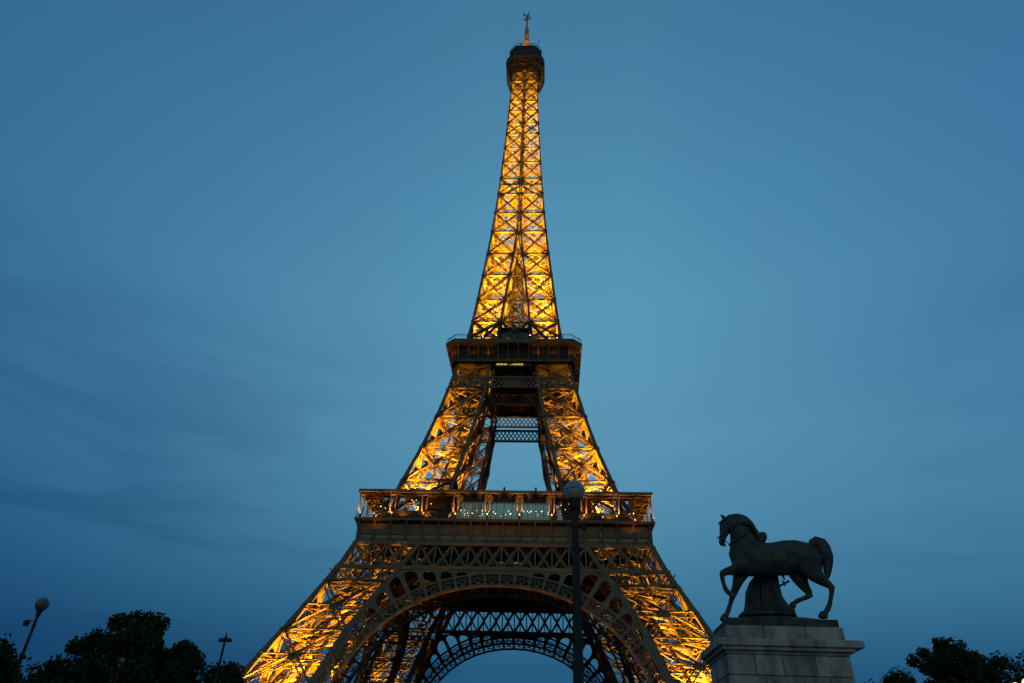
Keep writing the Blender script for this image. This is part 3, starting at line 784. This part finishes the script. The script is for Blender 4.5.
# --- the tower's own floodlights
def spot(p, tgt, e, ang=120, col=(1.0,.425,.016), rad=.5, blend=.5):
    ld = bpy.data.lights.new('floodlight', 'SPOT'); ld.energy = e; ld.spot_size = radians(ang); ld.spot_blend = blend; ld.color = col; ld.shadow_soft_size = rad
    o = bpy.data.objects.new('floodlight', ld); COL.objects.link(o); o.parent = tower
    p = Vector(p); o.location = p-Vector((0,0,GZ)); d = Vector(tgt)-p
    o.rotation_euler = d.to_track_quat('-Z','Y').to_euler(); return o
def centre(z, q):
    c = (H(z)+I_(z))/2; return Vector((c*q[0], c*q[1], z))
QS = [(1,-1),(-1,-1),(1,1),(-1,1)]
def toward(z, q, u):      # a point inside the leg, u from its inner (0) to its outer (1) side
    c = (H(z)+I_(z))/2; return Vector(((I_(z)+u*(H(z)-I_(z)))*q[0], c*q[1], z))
EL = 7.6
for q in QS:
    back = .55 if q[1] > 0 else 1.0
    for z, e, dz, an in ((4,58000,16,72),(11,40000,14,70),(18,36000,12,62),(31.5,8000,9,46)):
        spot(toward(z,q,.32), toward(z+dz,q,.60), e*EL*back*(1 if z < 20 or q[1] < 0 else .35), an if q[1] < 0 else 64, rad=.8, blend=.4)
    for z, e, dz, an in ((58.8,34000,12,72),(66,20000,12,66),(75,16000,10,60),(84,3500,10,52)):
        spot(toward(z,q,.30), toward(z+dz,q,.66), e*1.15*EL*(1 if q[1] < 0 else .3), an, blend=.35)
    for z, e, dz in ((118.6,7000,12),(125,7000,12),(135,7000,11),(146,6000,10),(157,5000,10)):
        spot(centre(z,q), centre(z+dz,q), e*EL, 130, (1.0,.46,.016))
for z in (167,177,187,197.5,206,214,223,231,238,246,253,260):
    for q in ((.5,-.5),(-.5,.5),(-.5,-.5),(.5,.5)):
        h = H(z); spot((q[0]*h,q[1]*h,z), (q[0]*h,q[1]*h,z+10), 2100*(1 if z < 250 else .5)*EL*(h/9)**1.3, 140, (1.0,.46,.016))
for a in range(4):
    an = a*pi/2+pi/4; spot((6.5*cos(an),6.5*sin(an),288.4),(0,0,302.5),34000,55)
    spot((7.3*cos(an+pi/4),7.3*sin(an+pi/4),268),(7.0*cos(an+pi/4),7.0*sin(an+pi/4),276),350,130,(1,.25,.03))
# small lamps strung along the front rim of the big arch
for i, (p, n) in enumerate(arch_pts(22)):
    if 3 <= i <= 19:
        a_ = p-n*2.2; b_ = p+n*0.1
        spot((a_.x, fy(a_.z, -.9), a_.z), (b_.x, fy(b_.z, -.35), b_.z), 260, 118, (1,.36,.04), .25, .6)
# warm lamps under the roof of the gallery
for s_ in range(4):
    R = Matrix.Rotation(s_*pi/2, 3, 'Z')
    for x in (-31,-25,-19,19,25,31): spot(R@Vector((x,-32.6,58.6)), R@Vector((x+.5,-33.4,64)), 900, 150, (1,.36,.05), .2)
# upward glow on gallery, cornice and arch rims
for L_ in COLS:
    v = Vector((L_.x, L_.y, 0)).normalized(); spot((L_.x*1.028, L_.y*1.028, 58.3), (L_.x, L_.y, 62.6), 4200, 60, (1,.36,.05), .12)
for s_ in range(4):
    R = Matrix.Rotation(s_*pi/2, 3, 'Z')
    for x in (-17.4,-12,-7.5,7.5,12,17.4): spot(R@Vector((x,-19.2,113.6)), R@Vector((x,-19.5,117)), 90, 150, (1,.33,.05), .15)
    for q in (-1,1): spot(R@Vector((q*35.5,-56.3,12)), R@Vector((q*12,-41.0,39.5)), 18000 if s_ == 0 else 4000, 26, (1,.36,.04), .25, .9)
    for x in (-30,30): spot(R@Vector((x,-36.2,55.0)), R@Vector((x,-35.2,58)), 120, 150, (1,.33,.05), .2)

# ------------------------------------------------------------------ stone pedestal
PX0, PX1, PY0, PY1 = 14.9, 17.83, -173.45, -171.45
ped = tag(empty('pedestal', (16.4,-172.4,GZ)), 'tall weathered stone block pedestal with projecting cornice under the horse statue', 'pedestal')
def pp(mb, name, m=STONE, bevel=0.03):
    mb.v = [(x-16.4, y+172.4, z-GZ) for x, y, z in mb.v]
    o = mb.build(name, m, ped)
    if bevel:
        bv = o.modifiers.new('bevel', 'BEVEL'); bv.width = bevel; bv.segments = 2
    return o
mb = MB(); mb.box(PX0-.35, PX1+.35, PY0-.35, PY1+.35, GZ+.1, GZ+.75); mb.box(PX0-.18, PX1+.18, PY0-.18, PY1+.18, GZ+.752, GZ+1.05); pp(mb, 'base_step')
mb = MB(); rp = random.Random(11)
z = GZ+1.052; row = 0
while z < 7.30:
    hh = min(0.52, 7.33-z)
    if hh < .15: break
    for (a0, a1, fixed, ax) in ((PX0, PX1, PY0, 'x'), (PX0, PX1, PY1, 'x'), (PY0, PY1, PX0, 'y'), (PY0, PY1, PX1, 'y')):
        n_ = 4 if ax == 'x' else 3; cuts = [a0]
        for i in range(1, n_): cuts.append(a0+(a1-a0)*(i+(.28 if row % 2 else -.12))/n_+rp.uniform(-.08,.08))
        cuts.append(a1)
        for c0_, c1_ in zip(cuts, cuts[1:]):
            j = rp.uniform(-.006,.006); g_ = .008
            if ax == 'x':
                s_ = -1 if fixed == PY0 else 1
                ys = sorted((fixed+s_*j, fixed-s_*.25)); mb.box(c0_+g_, c1_-g_, ys[0], ys[1], z+g_, z+hh-g_)
            else:
                s_ = -1 if fixed == PX0 else 1
                xs = sorted((fixed+s_*j, fixed-s_*.25)); mb.box(xs[0], xs[1], max(c0_+g_, PY0+.255), min(c1_-g_, PY1-.255), z+g_, z+hh-g_)
    z += hh; row += 1
mb.box(PX0+.05, PX1-.05, PY0+.05, PY1-.05, GZ+1.06, 7.32)
pp(mb, 'shaft', bevel=.012)
mb = MB(); mb.box(PX0-.02, PX1+.02, PY0-.02, PY1+.02, 7.33, 7.41); mb.box(PX0-.10, PX1+.14, PY0-.10, PY1+.12, 7.412, 7.50); mb.box(PX0-.19, PX1+.34, PY0-.16, PY1+.2, 7.502, 7.67)
pp(mb, 'cornice', bevel=.02)
mb = MB()
xs = [PX0+.08, 15.9, 16.9, PX1+.0]
for a, b in zip(xs, xs[1:]): mb.box(a+.005, b-.005, PY0+.04, PY1-.05, 7.672, 8.0)
pp(mb, 'upper_block', bevel=.02)

# ------------------------------------------------------------------ bronze horse led by a standing man
BX, BY, BZ = 16.46, -172.97, 8.315
SS = .974
st = tag(empty('horse_statue', (BX,BY,8.002)), 'dark bronze walking horse with a draped man behind it, on the pedestal', 'statue')
SO = Vector((0,0,BZ-8.002))
def skin(chains, name, voxel, parent, m=BRONZE, smooth=6, extra=None):
    """chains: lists of (x,y,z,rx,ry): elliptical rings swept along, united by a voxel remesh into one body"""
    b = MB()
    for ch in chains:
        P = [Vector(c[:3])*SS+SO for c in ch]; n = 14; base = len(b.v)
        for i, c in enumerate(ch):
            d = (P[min(i+1,len(P)-1)]-P[max(i-1,0)]).normalized()
            yv = Vector((0,1,0)); yv = (yv-d*yv.dot(d)).normalized() if abs(d.y) < .98 else Vector((1,0,0))
            zv = d.cross(yv)
            for k in range(n):
                a = 2*pi*k/n; b.v.append(tuple(P[i]+zv*(c[3]*cos(a))+yv*(c[4]*sin(a))))
        for i in range(len(ch)-1):
            for k in range(n): b.f.append([base+i*n+k, base+i*n+(k+1) % n, base+(i+1)*n+(k+1) % n, base+(i+1)*n+k]); b.mi.append(0)
        b.f.append([base+k for k in range(n-1,-1,-1)]); e = base+(len(ch)-1)*n; b.f.append([e+k for k in range(n)]); b.mi += [0,0]
    if extra: extra(b)
    o = b.build(name, m, parent, smooth=True)
    rm = o.modifiers.new('remesh','REMESH'); rm.mode = 'VOXEL'; rm.voxel_size = voxel; rm.use_smooth_shade = True
    sm = o.modifiers.new('smooth','SMOOTH'); sm.factor = .5; sm.iterations = smooth
    return o
hn, hf = -.14, .16     # near side, far side
chains = [
 # trunk: chest to croup
 [(-1.02,0,1.50,.12,.10),(-.96,0,1.52,.34,.22),(-.78,0,1.50,.46,.29),(-.5,0,1.48,.47,.33),(-.15,0,1.46,.445,.35),(.2,0,1.485,.44,.35),(.5,0,1.53,.46,.34),(.8,0,1.58,.43,.33),(1.08,0,1.58,.36,.28),(1.28,0,1.58,.24,.20),(1.38,0,1.56,.1,.1)],
 # neck with its high crest
 [(-.50,0,1.52,.52,.28),(-.565,0,1.80,.45,.22),(-.60,0,2.05,.37,.17),(-.65,0,2.27,.30,.14),(-.73,0,2.43,.255,.125),(-.85,0,2.53,.19,.11),(-.99,0,2.57,.11,.09)],
 [(-.30,0,1.85,.10,.08),(-.33,0,2.1,.10,.07),(-.40,0,2.35,.12,.07),(-.52,0,2.55,.12,.07),(-.68,0,2.64,.10,.07),(-.85,0,2.65,.07,.06)],
 # head
 [(-.98,0,2.56,.11,.10),(-1.02,0,2.46,.165,.115),(-1.05,0,2.34,.165,.11),(-1.10,0,2.20,.125,.09),(-1.155,0,2.06,.095,.07),(-1.20,0,1.94,.085,.066),(-1.215,0,1.87,.07,.06),(-1.21,0,1.82,.04,.04)],
 [(-.93,.07,2.34,.10,.03),(-.98,.07,2.28,.10,.03)], [(-.93,-.07,2.34,.10,.03),(-.98,-.07,2.28,.10,.03)],
 [(-1.17,0,1.87,.045,.045),(-1.11,0,1.82,.035,.04)],
 # ears
 [(-1.04,-.06,2.58,.05,.03),(-1.11,-.07,2.66,.035,.02),(-1.18,-.07,2.70,.008,.008)], [(-1.02,.06,2.58,.05,.03),(-1.08,.07,2.67,.035,.02),(-1.13,.07,2.72,.008,.008)],
 # raised foreleg (near)
 [(-.72,hn,1.40,0.2736,0.176),(-.86,hn,1.20,0.1938,0.143),(-1.05,hn,1.12,0.1311,0.099),(-1.24,hn,1.08,0.0969,0.077),(-1.33,hn,1.035,0.0935,0.077),(-1.36,hn,.95,0.0684,0.0605),(-1.345,hn,.78,0.0547,0.0495),(-1.315,hn,.64,0.0627,0.055),(-1.27,hn,.56,0.0707,0.0605),(-1.20,hn,.50,0.057,0.055),(-1.165,hn,.48,0.0798,0.0715),(-1.10,hn,.41,0.0889,0.0825)],
 # planted foreleg (far)
 [(-.66,hf,1.42,0.2964,0.176),(-.77,hf,1.15,0.228,0.143),(-.86,hf,.95,0.1482,0.11),(-.96,hf,.74,0.1026,0.0825),(-1.05,hf,.57,0.0889,0.077),(-1.10,hf,.47,0.0741,0.066),(-1.17,hf,.31,0.057,0.0528),(-1.25,hf,.14,0.0661,0.0605),(-1.31,hf,.04,0.0627,0.0605),(-1.345,hf,-.0,0.0969,0.088),(-1.37,hf,-.09,0.1254,0.11),(-1.375,hf,-.13,0.1254,0.11)],
 # raised hind leg (far)
 [(.78,hf,1.48,0.3876,0.187),(.76,hf,1.20,0.3078,0.165),(.80,hf,.98,0.2052,0.132),(.87,hf,.80,0.1368,0.099),(.95,hf,.66,0.0969,0.077),(.965,hf,.585,0.0855,0.066),(.87,hf,.53,0.0627,0.055),(.74,hf,.485,0.057,0.0506),(.60,hf,.43,0.0627,0.055),(.52,hf,.38,0.057,0.055),(.47,hf,.33,0.0855,0.077),(.44,hf,.27,0.0912,0.0825)],
 # planted hind leg (near)
 [(1.0,hn,1.52,0.4104,0.198),(1.02,hn,1.24,0.342,0.1815),(1.13,hn,1.02,0.2166,0.132),(1.28,hn,.88,0.1425,0.099),(1.41,hn,.79,0.1026,0.077),(1.465,hn,.72,0.0912,0.0715),(1.44,hn,.62,0.0661,0.0572),(1.375,hn,.43,0.0547,0.0495),(1.30,hn,.26,0.0627,0.055),(1.235,hn,.17,0.0707,0.0638),(1.18,hn,.10,0.057,0.0605),(1.12,hn,.05,0.1026,0.088),(1.08,hn,-.02,0.1197,0.1045),(1.075,hn,-.06,0.1197,0.1045)],
 # dock muscle
 [(1.15,0,1.80,.10,.1),(1.30,0,1.84,.08,.08)],
]
horse = skin(chains, 'horse', .024, st, smooth=3)
tail = skin([[(1.18,0,1.80,.09,.07),(1.27,0,1.93,.12,.09),(1.38,0,1.985,.145,.11),(1.49,0,1.94,.175,.12),(1.545,0,1.80,.185,.13),(1.57,0,1.62,.165,.12),(1.575,0,1.46,.13,.1),(1.54,0,1.31,.12,.09),(1.50,0,1.16,.095,.07),(1.48,0,1.05,.06,.05),(1.45,0,.95,.02,.02)],
  [(1.45,-.05,1.98,.03,.03),(1.62,-.06,1.85,.05,.04),(1.69,-.05,1.62,.045,.04),(1.66,-.04,1.42,.04,.03),(1.58,-.02,1.22,.02,.02)],
  [(1.45,.05,1.9,.05,.04),(1.52,.08,1.6,.05,.04),(1.47,.06,1.3,.05,.04),(1.42,.03,1.12,.02,.02)]], 'tail', .02, st, smooth=2)
# mane: a fall of locks lying along the near side of the crest
mc = []
rm_ = random.Random(2)
CR = [(-1.0,2.64),(-.90,2.71),(-.78,2.735),(-.66,2.74),(-.54,2.715),(-.44,2.66),(-.36,2.57),(-.29,2.45),(-.24,2.31),(-.20,2.17)]
for k in range(19):
    t_ = k/18*(len(CR)-1.001); i = int(t_); u = t_-i; x = CR[i][0]*(1-u)+CR[i+1][0]*u; z = CR[i][1]*(1-u)+CR[i+1][1]*u-.03
    ln = (.30+.14*rm_.random())*(1-.45*k/18); dx = .03+.05*rm_.random()-.04*k/18
    mc.append([(x,-.01,z,.05,.05),(x+dx*.3,-.09,z-ln*.3,.055,.035),(x+dx*.7,-.145,z-ln*.7,.045,.03),(x+dx,-.165,z-ln,.015,.015)])
skin(mc, 'mane', .018, st, smooth=1)
# bridle and reins
mb = MB()
def ringband(mb, c, rx, ry, tilt, r=.012, n=16):
    P = []
    for i in range(n+1):
        a = 2*pi*i/n; P.append(Vector((c[0]+rx*cos(a)*cos(tilt), c[1]+ry*sin(a), c[2]+rx*cos(a)*sin(tilt)))+SO)
    for a, b in zip(P, P[1:]): mb.tube(a, b, r, r, 5)
ringband(mb, (-1.165,0,2.02), .115,.085,.25); ringband(mb, (-1.03,0,2.45), .18,.125,.35); ringband(mb,(-.66,0,1.98),.38,.19,.5,.02)
mb.tube(Vector((-1.13,-.09,1.9))+SO, Vector((-1.0,-.05,1.82))+SO, .018,.012,6); mb.tube(Vector((-1.0,-.05,1.82))+SO, Vector((-.96,-.1,1.75))+SO, .014,.02,6)
mb.tube(Vector((-1.02,-.12,2.5))+SO, Vector((-1.12,-.085,2.02))+SO, .011,.011,5)
mb.build('bridle', BRONZE, st)
# standing man on the far side of the horse, one body
my = .52
man = skin([
 [(0.09,my,1.25,.20,.15),(0.1,my,1.44,.19,.14),(0.09,my,1.64,.215,.15),(0.075,my,1.81,.22,.15),(0.07,my,1.93,.17,.12),(0.07,my,1.99,.075,.08),(0.075,my-.02,2.07,.065,.068)],
 [(0.07,my-.02,2.05,.06,.06),(0.06,my-.03,2.12,.09,.085),(0.09,my-.03,2.24,.125,.10),(0.10,my-.03,2.32,.115,.10),(0.10,my-.03,2.38,.07,.07)],
 [(-0.035,my-.03,2.22,.02,.022),(-0.055,my-.03,2.19,.018,.018)],
 [(0.02,my-.05,1.93,.08,.08),(-0.1,my-.2,1.99,.065,.065),(-0.21,my-.33,2.13,.05,.05),(-0.28,my-.42,2.25,.04,.042),(-0.32,my-.50,2.29,.045,.03)],
 [(-0.32,my-.49,2.29,.016,.016),(-0.38,my-.56,2.29,.012,.012)],[(-0.33,my-.50,2.27,.016,.016),(-0.4,my-.55,2.25,.012,.012)],[(-0.31,my-.5,2.31,.016,.016),(-0.37,my-.58,2.32,.012,.012)],[(-0.3,my-.5,2.32,.016,.016),(-0.34,my-.58,2.34,.012,.012)],[(-0.3,my-.48,2.26,.016,.016),(-0.32,my-.54,2.22,.012,.012)],
 [(0.2,my,1.91,.075,.08),(0.32,my+.03,1.74,.062,.065),(0.36,my+.02,1.51,.052,.052),(0.38,my-.04,1.31,.042,.042),(0.42,my-.08,1.19,.035,.035),(0.452,my-.1,1.107,.04,.028)],
 [(0.452,my-.1,1.107,.015,.015),(0.463,my-.11,1.023,.012,.012)],[(0.44,my-.12,1.095,.015,.015),(0.437,my-.14,1.012,.012,.012)],[(0.462,my-.08,1.107,.015,.015),(0.489,my-.08,1.035,.012,.012)],[(0.453,my-.13,1.119,.014,.014),(0.416,my-.15,1.047,.011,.011)],
 # legs and feet
 [(-0.01,my,1.27,.13,.12),(-0.064,my-.02,0.952,.105,.10),(-0.104,my-.04,0.655,.075,.075),(-0.134,my,0.452,.072,.07),(-0.173,my+.02,0.167,.045,.045),(-0.188,my,0.119,.05,.05)],[(-0.169,my,0.107,.05,.05),(-0.34,my-.02,0.095,.03,.045)],
 [(0.2,my,1.27,.13,.12),(0.216,my,0.952,.105,.10),(0.206,my-.02,0.655,.075,.075),(0.206,my+.02,0.452,.072,.07),(0.197,my+.03,0.167,.045,.045),(0.192,my,0.119,.05,.05)],[(0.191,my,0.107,.05,.05),(0.04,my-.03,0.095,.03,.045)],
], 'standing_man', .022, st, smooth=2)
# draped cloak and robe, with folds
def folds(x, y, z): return 1
rf = random.Random(9)
def pleated(b, rings, nf, amp, n=84, ph=0.0):
    """stacked elliptical rings (x, y, z, rx, ry) whose outline is gathered into hanging folds"""
    base = len(b.v); nr = 26
    R_ = []
    for k in range(nr):
        t_ = k/(nr-1)*(len(rings)-1.0001); i = int(t_); u = t_-i; u = u*u*(3-2*u); R_.append([rings[i][j]*(1-u)+rings[i+1][j]*u for j in range(5)])
    for k, (x, y, z, rx, ry) in enumerate(R_):
        v = k/(nr-1)
        for i in range(n):
            an = 2*pi*i/n; w_ = nf*an+ph+1.3*sin(2.2*v+an)+.8*sin(3*an)
            m_ = 1+amp*(.35+v)*(abs(sin(w_/2))-.55)+.03*sin(17*an+9*v)
            b.v.append(tuple(Vector((x+rx*m_*cos(an), y+ry*m_*sin(an), z))*SS+SO))
    for k in range(nr-1):
        for i in range(n): b.f.append([base+k*n+i, base+k*n+(i+1) % n, base+(k+1)*n+(i+1) % n, base+(k+1)*n+i]); b.mi.append(0)
    b.f.append([base+i for i in range(n)]); e = base+(nr-1)*n; b.f.append([e+i for i in range(n-1,-1,-1)]); b.mi += [0,0]
mb = MB()
pleated(mb, [(.06,my,1.45,.20,.17),(.04,my-.02,1.15,.27,.2),(.02,my-.04,.85,.27,.21),(.0,my-.05,.55,.29,.24),(-.03,my-.06,.28,.34,.27),(-.06,my-.08,.04,.42,.33)], 13, .34)
mb.build('robe', BRONZE, st, smooth=True)
mb = MB()
pleated(mb, [(-.30,my-.10,1.12,.05,.07),(-.38,my-.12,.95,.13,.13),(-.47,my-.14,.70,.17,.15),(-.52,my-.15,.42,.17,.17),(-.53,my-.16,.2,.20,.19),(-.52,my-.16,.03,.26,.22)], 8, .40, 60, 1.0)
pleated(mb, [(.05,my-.20,1.05,.07,.05),(.10,my-.30,.8,.08,.06),(.16,my-.33,.5,.10,.07),(.26,my-.33,.25,.14,.10),(.33,my-.30,.05,.17,.14)], 6, .38, 48, 2.0)
mb.build('cloak', BRONZE, st, smooth=True)
# sword hilt
mb = MB(); mb.tube(Vector((.22,my-.3,.80))+SO, Vector((.46,my-.32,.92))+SO, .03,.025,8); mb.tube(Vector((.36,my-.36,.80))+SO, Vector((.33,my-.3,.95))+SO, .022,.022,6); mb.lathe([(.01,-.04),(.04,0),(.01,.04)], Vector((.47,my-.32,.925))+SO, 8)
mb.build('sword_hilt', BRONZE, st)
# rocky base of the group and bronze plinth
rk = [[(-.88,my-.1,.04,.05,.25),(-.80,my-.15,.06,.12,.42),(-.4,my-.15,.07,.11,.46),(.1,my-.15,.07,.10,.46),(.38,my-.15,.06,.11,.42),(.46,my-.1,.03,.04,.25)],
      [(-.80,my-.35,.16,.08,.1),(-.70,my-.4,.2,.07,.09),(-.55,my-.38,.13,.07,.09)], [(.2,my-.4,.17,.09,.1),(.36,my-.4,.22,.08,.09),(.47,my-.36,.15,.06,.08)]]
skin(rk, 'rock', .025, st, smooth=1)
mb = MB()
def plate(mb, x0, x1, y0, y1, z0, z1, hump):
    nx, ny = 30, 12; b = len(mb.v)
    for j in range(ny+1):
        for i in range(nx+1):
            x = x0+(x1-x0)*i/nx; y = y0+(y1-y0)*j/ny
            u = i/nx; e = min(1, 8*min(u, 1-u))*min(1, 6*min(j/ny, 1-j/ny))
            zt = z1+hump*e*(sin(pi*u)**.8)+.012*noise.noise(Vector((x*4,y*4,0)))*e
            mb.v.append((x,y,zt))
    for j in range(ny):
        for i in range(nx): mb.f.append([b+j*(nx+1)+i, b+j*(nx+1)+i+1, b+(j+1)*(nx+1)+i+1, b+(j+1)*(nx+1)+i]); mb.mi.append(0)
    mb.box(x0,x1,y0,y1,z0,z1-.001)
plate(mb, -1.40, 1.28, -.44, 1.30, .0, .17, .125)
mb.build('plinth', BRONZE, st)

# ------------------------------------------------------------------ lamp posts
def globe_lamp(name, loc, gz, r, pr, label, extra=None, group='globe street lamps', lit=None, coll=True):
    t_ = tag(empty(name, (loc[0], loc[1], GZ)), label, 'street lamp', group)
    hz = gz-GZ
    mb = MB()
    mb.lathe([(.34,0),(.34,.12),(.28,.18),(.27,.7),(.22,.8),(pr*1.35,1.1),(pr*1.3,1.5),(pr*1.1,1.55),(pr,1.7),(pr*.62,hz-r-.62),(pr*.8,hz-r-.6),(pr*.8,hz-r-.52),(pr*.6,hz-r-.48),(pr*.6,hz-r-.12)], (0,0,0), 20)
    mb.build('post', LAMPIRON, t_, smooth=False)
    mb = MB(); mb.lathe([(pr*.65,hz-r-.22),(pr*1.0,hz-r-.18),(pr*.9,hz-r-.08),(r*.55,hz-r+.02),(r*.62,hz-r*.76),(r*.55,hz-r*.78)], (0,0,0), 20); mb.build('cup', LAMPIRON, t_)
    g = MB(); prof = [(r*cos(a), hz+r*sin(a)) for a in [(-.82+.82*k/8)*pi/2 for k in range(9)]]; g.lathe(prof+[(r*.98, hz+.012)], (0,0,0), 28)
    g.build('globe', lit or GLOBE, t_, smooth=True)
    g = MB(); prof = [(r*1.0*cos(a), hz+.02+r*sin(a)) for a in [(.0+1.0*k/8)*pi/2 for k in range(8)]]+[(.01, hz+.02+r)]; g.lathe([(r*1.035,hz+.0),(r*1.035,hz+.03)]+prof, (0,0,0), 28)
    g.build('globe_cap', lit or GLOBETOP, t_, smooth=True)
    if extra: extra(t_, hz)
    return t_
def near_extra(t_, hz):   # small dark box clamped to the post top
    mb = MB(); mb.box(.14,.24,-.05,.05,hz-.88,hz-.74); mb.tube((.05,0,hz-.81),(.15,0,hz-.81),.025,.025,6); mb.build('junction_box', LAMPIRON, t_)
globe_lamp('street_lamp', (11.20,-176.6), 10.17, .235, .125, 'dark lamp post with unlit greenish globe standing in front of the tower, nearest the camera', near_extra)
def cam_extra(t_, hz):
    mb = MB(); mb.tube((-.05,0,hz-.62),(-.28,0,hz-.60),.022,.022,6)
    mb.lathe([(.02,-.18),(.10,-.15),(.12,-.02),(.06,.05)], (-.34,0,hz-.64), 12); mb.build('camera_housing', LAMPIRON, t_)
globe_lamp('street_lamp', (-9.45,-164.1), 10.0, .245, .085, 'globe lamp with a small camera on its post, rising above the far left tree', cam_extra, lit=GLOBEDARK)
globe_lamp('street_lamp', (-14.64,-148.44), 10.12, .16, .06, 'small pale globe lamp in front of the big dark tree on the left', lit=GLOBEDARK)
# twin headed lamp
tl = tag(empty('street_lamp', (-5.73-.0,-155.1,GZ)), 'thin twin-headed lamp standing between the left trees and the tower leg', 'street lamp')
mb = MB(); mb.lathe([(.2,0),(.2,.5),(.1,.8),(.075,3),(.055,7.7),(.03,7.95)], (0,0,0), 12); mb.build('post', LAMPIRON, tl)
for s_ in (-1,1):
    mb = MB(); mb.tube((0,0,7.72),(s_*.18,0,7.66),.03,.03,6)
    mb.lathe([(.03,-.09),(.13,-.07),(.165,0),(.11,.07),(.02,.12)], (s_*.2,0,7.62), 14); mb.build('lamp_head', LAMPIRON, tl)
mb = MB(); mb.lathe([(.05,-.05),(.08,.0),(.03,.06)], (0,0,7.78), 10); mb.build('finial', LAMPIRON, tl)
for (x, y, z, lab) in ((34.3,-152.0,9.62,'lit warm street lamp glowing low among the right trees, left one of two'),(36.75,-149.0,10.12,'lit warm street lamp glowing low among the right trees, right one at the frame edge')):
    globe_lamp('street_lamp', (x,y), z, .14 if x < 35 else .26, .07, lab, lit=STREETB, group='lit street lamps')
    pl = bpy.data.lights.new('lamp_light','POINT'); pl.energy = 60; pl.color = (1,.6,.25); pl.shadow_soft_size = .3
    po = bpy.data.objects.new('lamp_light', pl); COL.objects.link(po); po.location = (x,y,z-.6)

# ------------------------------------------------------------------ trees
def tree(name, x, y, top, rad, label, seed, leafm=LEAF, low=4.5, nleaf=9000, ls=.30, asym=0.0, open_=0.0):
    R = random.Random(seed); t_ = tag(empty(name, (x,y,GZ)), label, 'tree', 'trees in the park')
    Ht = top-GZ
    mb = MB(); mb.tube((0,0,-.2),(.1,0,Ht*.28),.42,.3,10); mb.tube((.1,0,Ht*.28),(.2,.1,Ht*.62),.3,.16,8); mb.tube((.2,.1,Ht*.62),(.1,0,Ht*.9),.16,.04,6)
    tips = []
    for k in range(16):
        an = R.uniform(0,2*pi); z0 = R.uniform(.22,.75)*Ht; ln = rad*R.uniform(.5,.95)*(1.05-.55*z0/Ht)
        e = Vector((cos(an)*ln, sin(an)*ln, min(Ht*.96, z0+ln*R.uniform(.35,.9)))); s0 = Vector((.12,0,z0)); m_ = s0.lerp(e,.5)+Vector((0,0,-.25))
        mb.tube(s0, m_, .13,.08,6); mb.tube(m_, e, .08,.03,5); tips.append(e)
    mb.build('trunk', BARK, t_)
    # clumps through the crown's volume
    cl_ = [Vector((0,0,Ht-1.0))]+tips
    nC = int(38*max(1, rad/4))
    for k in range(nC):
        an = R.uniform(0,2*pi); v = R.random()**.75; zz = low+(Ht-low-.6)*v; prof = sqrt(max(0.02, 1-((v-.34)/.68)**2))
        rr_ = rad*prof*sqrt(R.random())*(1+asym*cos(an)); cl_.append(Vector((cos(an)*rr_, sin(an)*rr_, zz)))
    lv = MB(); per = max(20, nleaf//len(cl_))
    for c in cl_:
        cr_ = R.uniform(.55,1.25)*(.75+rad/10)*(1-open_*.35)
        for q in range(per):
            d = Vector((R.gauss(0,1),R.gauss(0,1),R.gauss(0,.75))); d.normalize(); p = c+d*cr_*(R.random()**.45)
            if p.z > Ht+.15 or p.z < low-1: continue
            a = Vector((R.gauss(0,1),R.gauss(0,1),R.gauss(0,1))).normalized(); b = a.orthogonal().normalized(); s_ = ls*R.uniform(.6,1.3)
            lv.poly([p-a*s_*.5, p+b*s_*.33, p+a*s_*.6, p-b*s_*.33], [(0,1,2,3)])
    lv.build('crown', leafm, t_)
    return t_
tree('broadleaf_tree', -8.45,-168.0,8.35,1.65,'small dark leafy tree at the far left edge hiding the foot of the globe lamp',1, LEAF2, low=3.9, nleaf=11000, ls=.15)
tree('broadleaf_tree', -27.0,-127.2,17.0,5.1,'largest rounded dark tree in the left group',2, LEAF, nleaf=22000, ls=.34)
tree('broadleaf_tree', -25.0,-119.5,15.9,3.5,'narrow dark tree just right of the largest left tree',3, LEAF2, nleaf=12000, ls=.32)
tree('broadleaf_tree', -23.4,-113.2,14.9,3.4,'low dark tree next to the tower left leg',4, LEAF, nleaf=11000, ls=.32)
tree('broadleaf_tree', -29.8,-131.0,12.6,2.6,'low dark tree filling behind the largest left tree',8, LEAF2, nleaf=10000, ls=.32)
tree('broadleaf_tree', 45.0,-125.1,16.9,4.7,'tallest right tree with loose gappy crown',5, LEAF, nleaf=15000, ls=.34, open_=.5)
tree('broadleaf_tree', 43.7,-118.5,15.3,1.9,'small dark tree left of the loose crowned right tree',6, LEAF2, nleaf=6000, ls=.3)
tree('broadleaf_tree', 43.0,-112.9,14.85,1.3,'tiny treetop just right of the pedestal',7, LEAF2, nleaf=4000, ls=.3)
tree('broadleaf_tree', 49.0,-131.0,15.1,3.3,'dark tree at the right frame edge above the lit lamps',9, LEAF, nleaf=10000, ls=.3)
tree('broadleaf_tree', 50.9,-121.2,16.1,4.8,'dark tree between the loose crowned tree and the right edge',10, LEAF2, nleaf=16000, ls=.3)
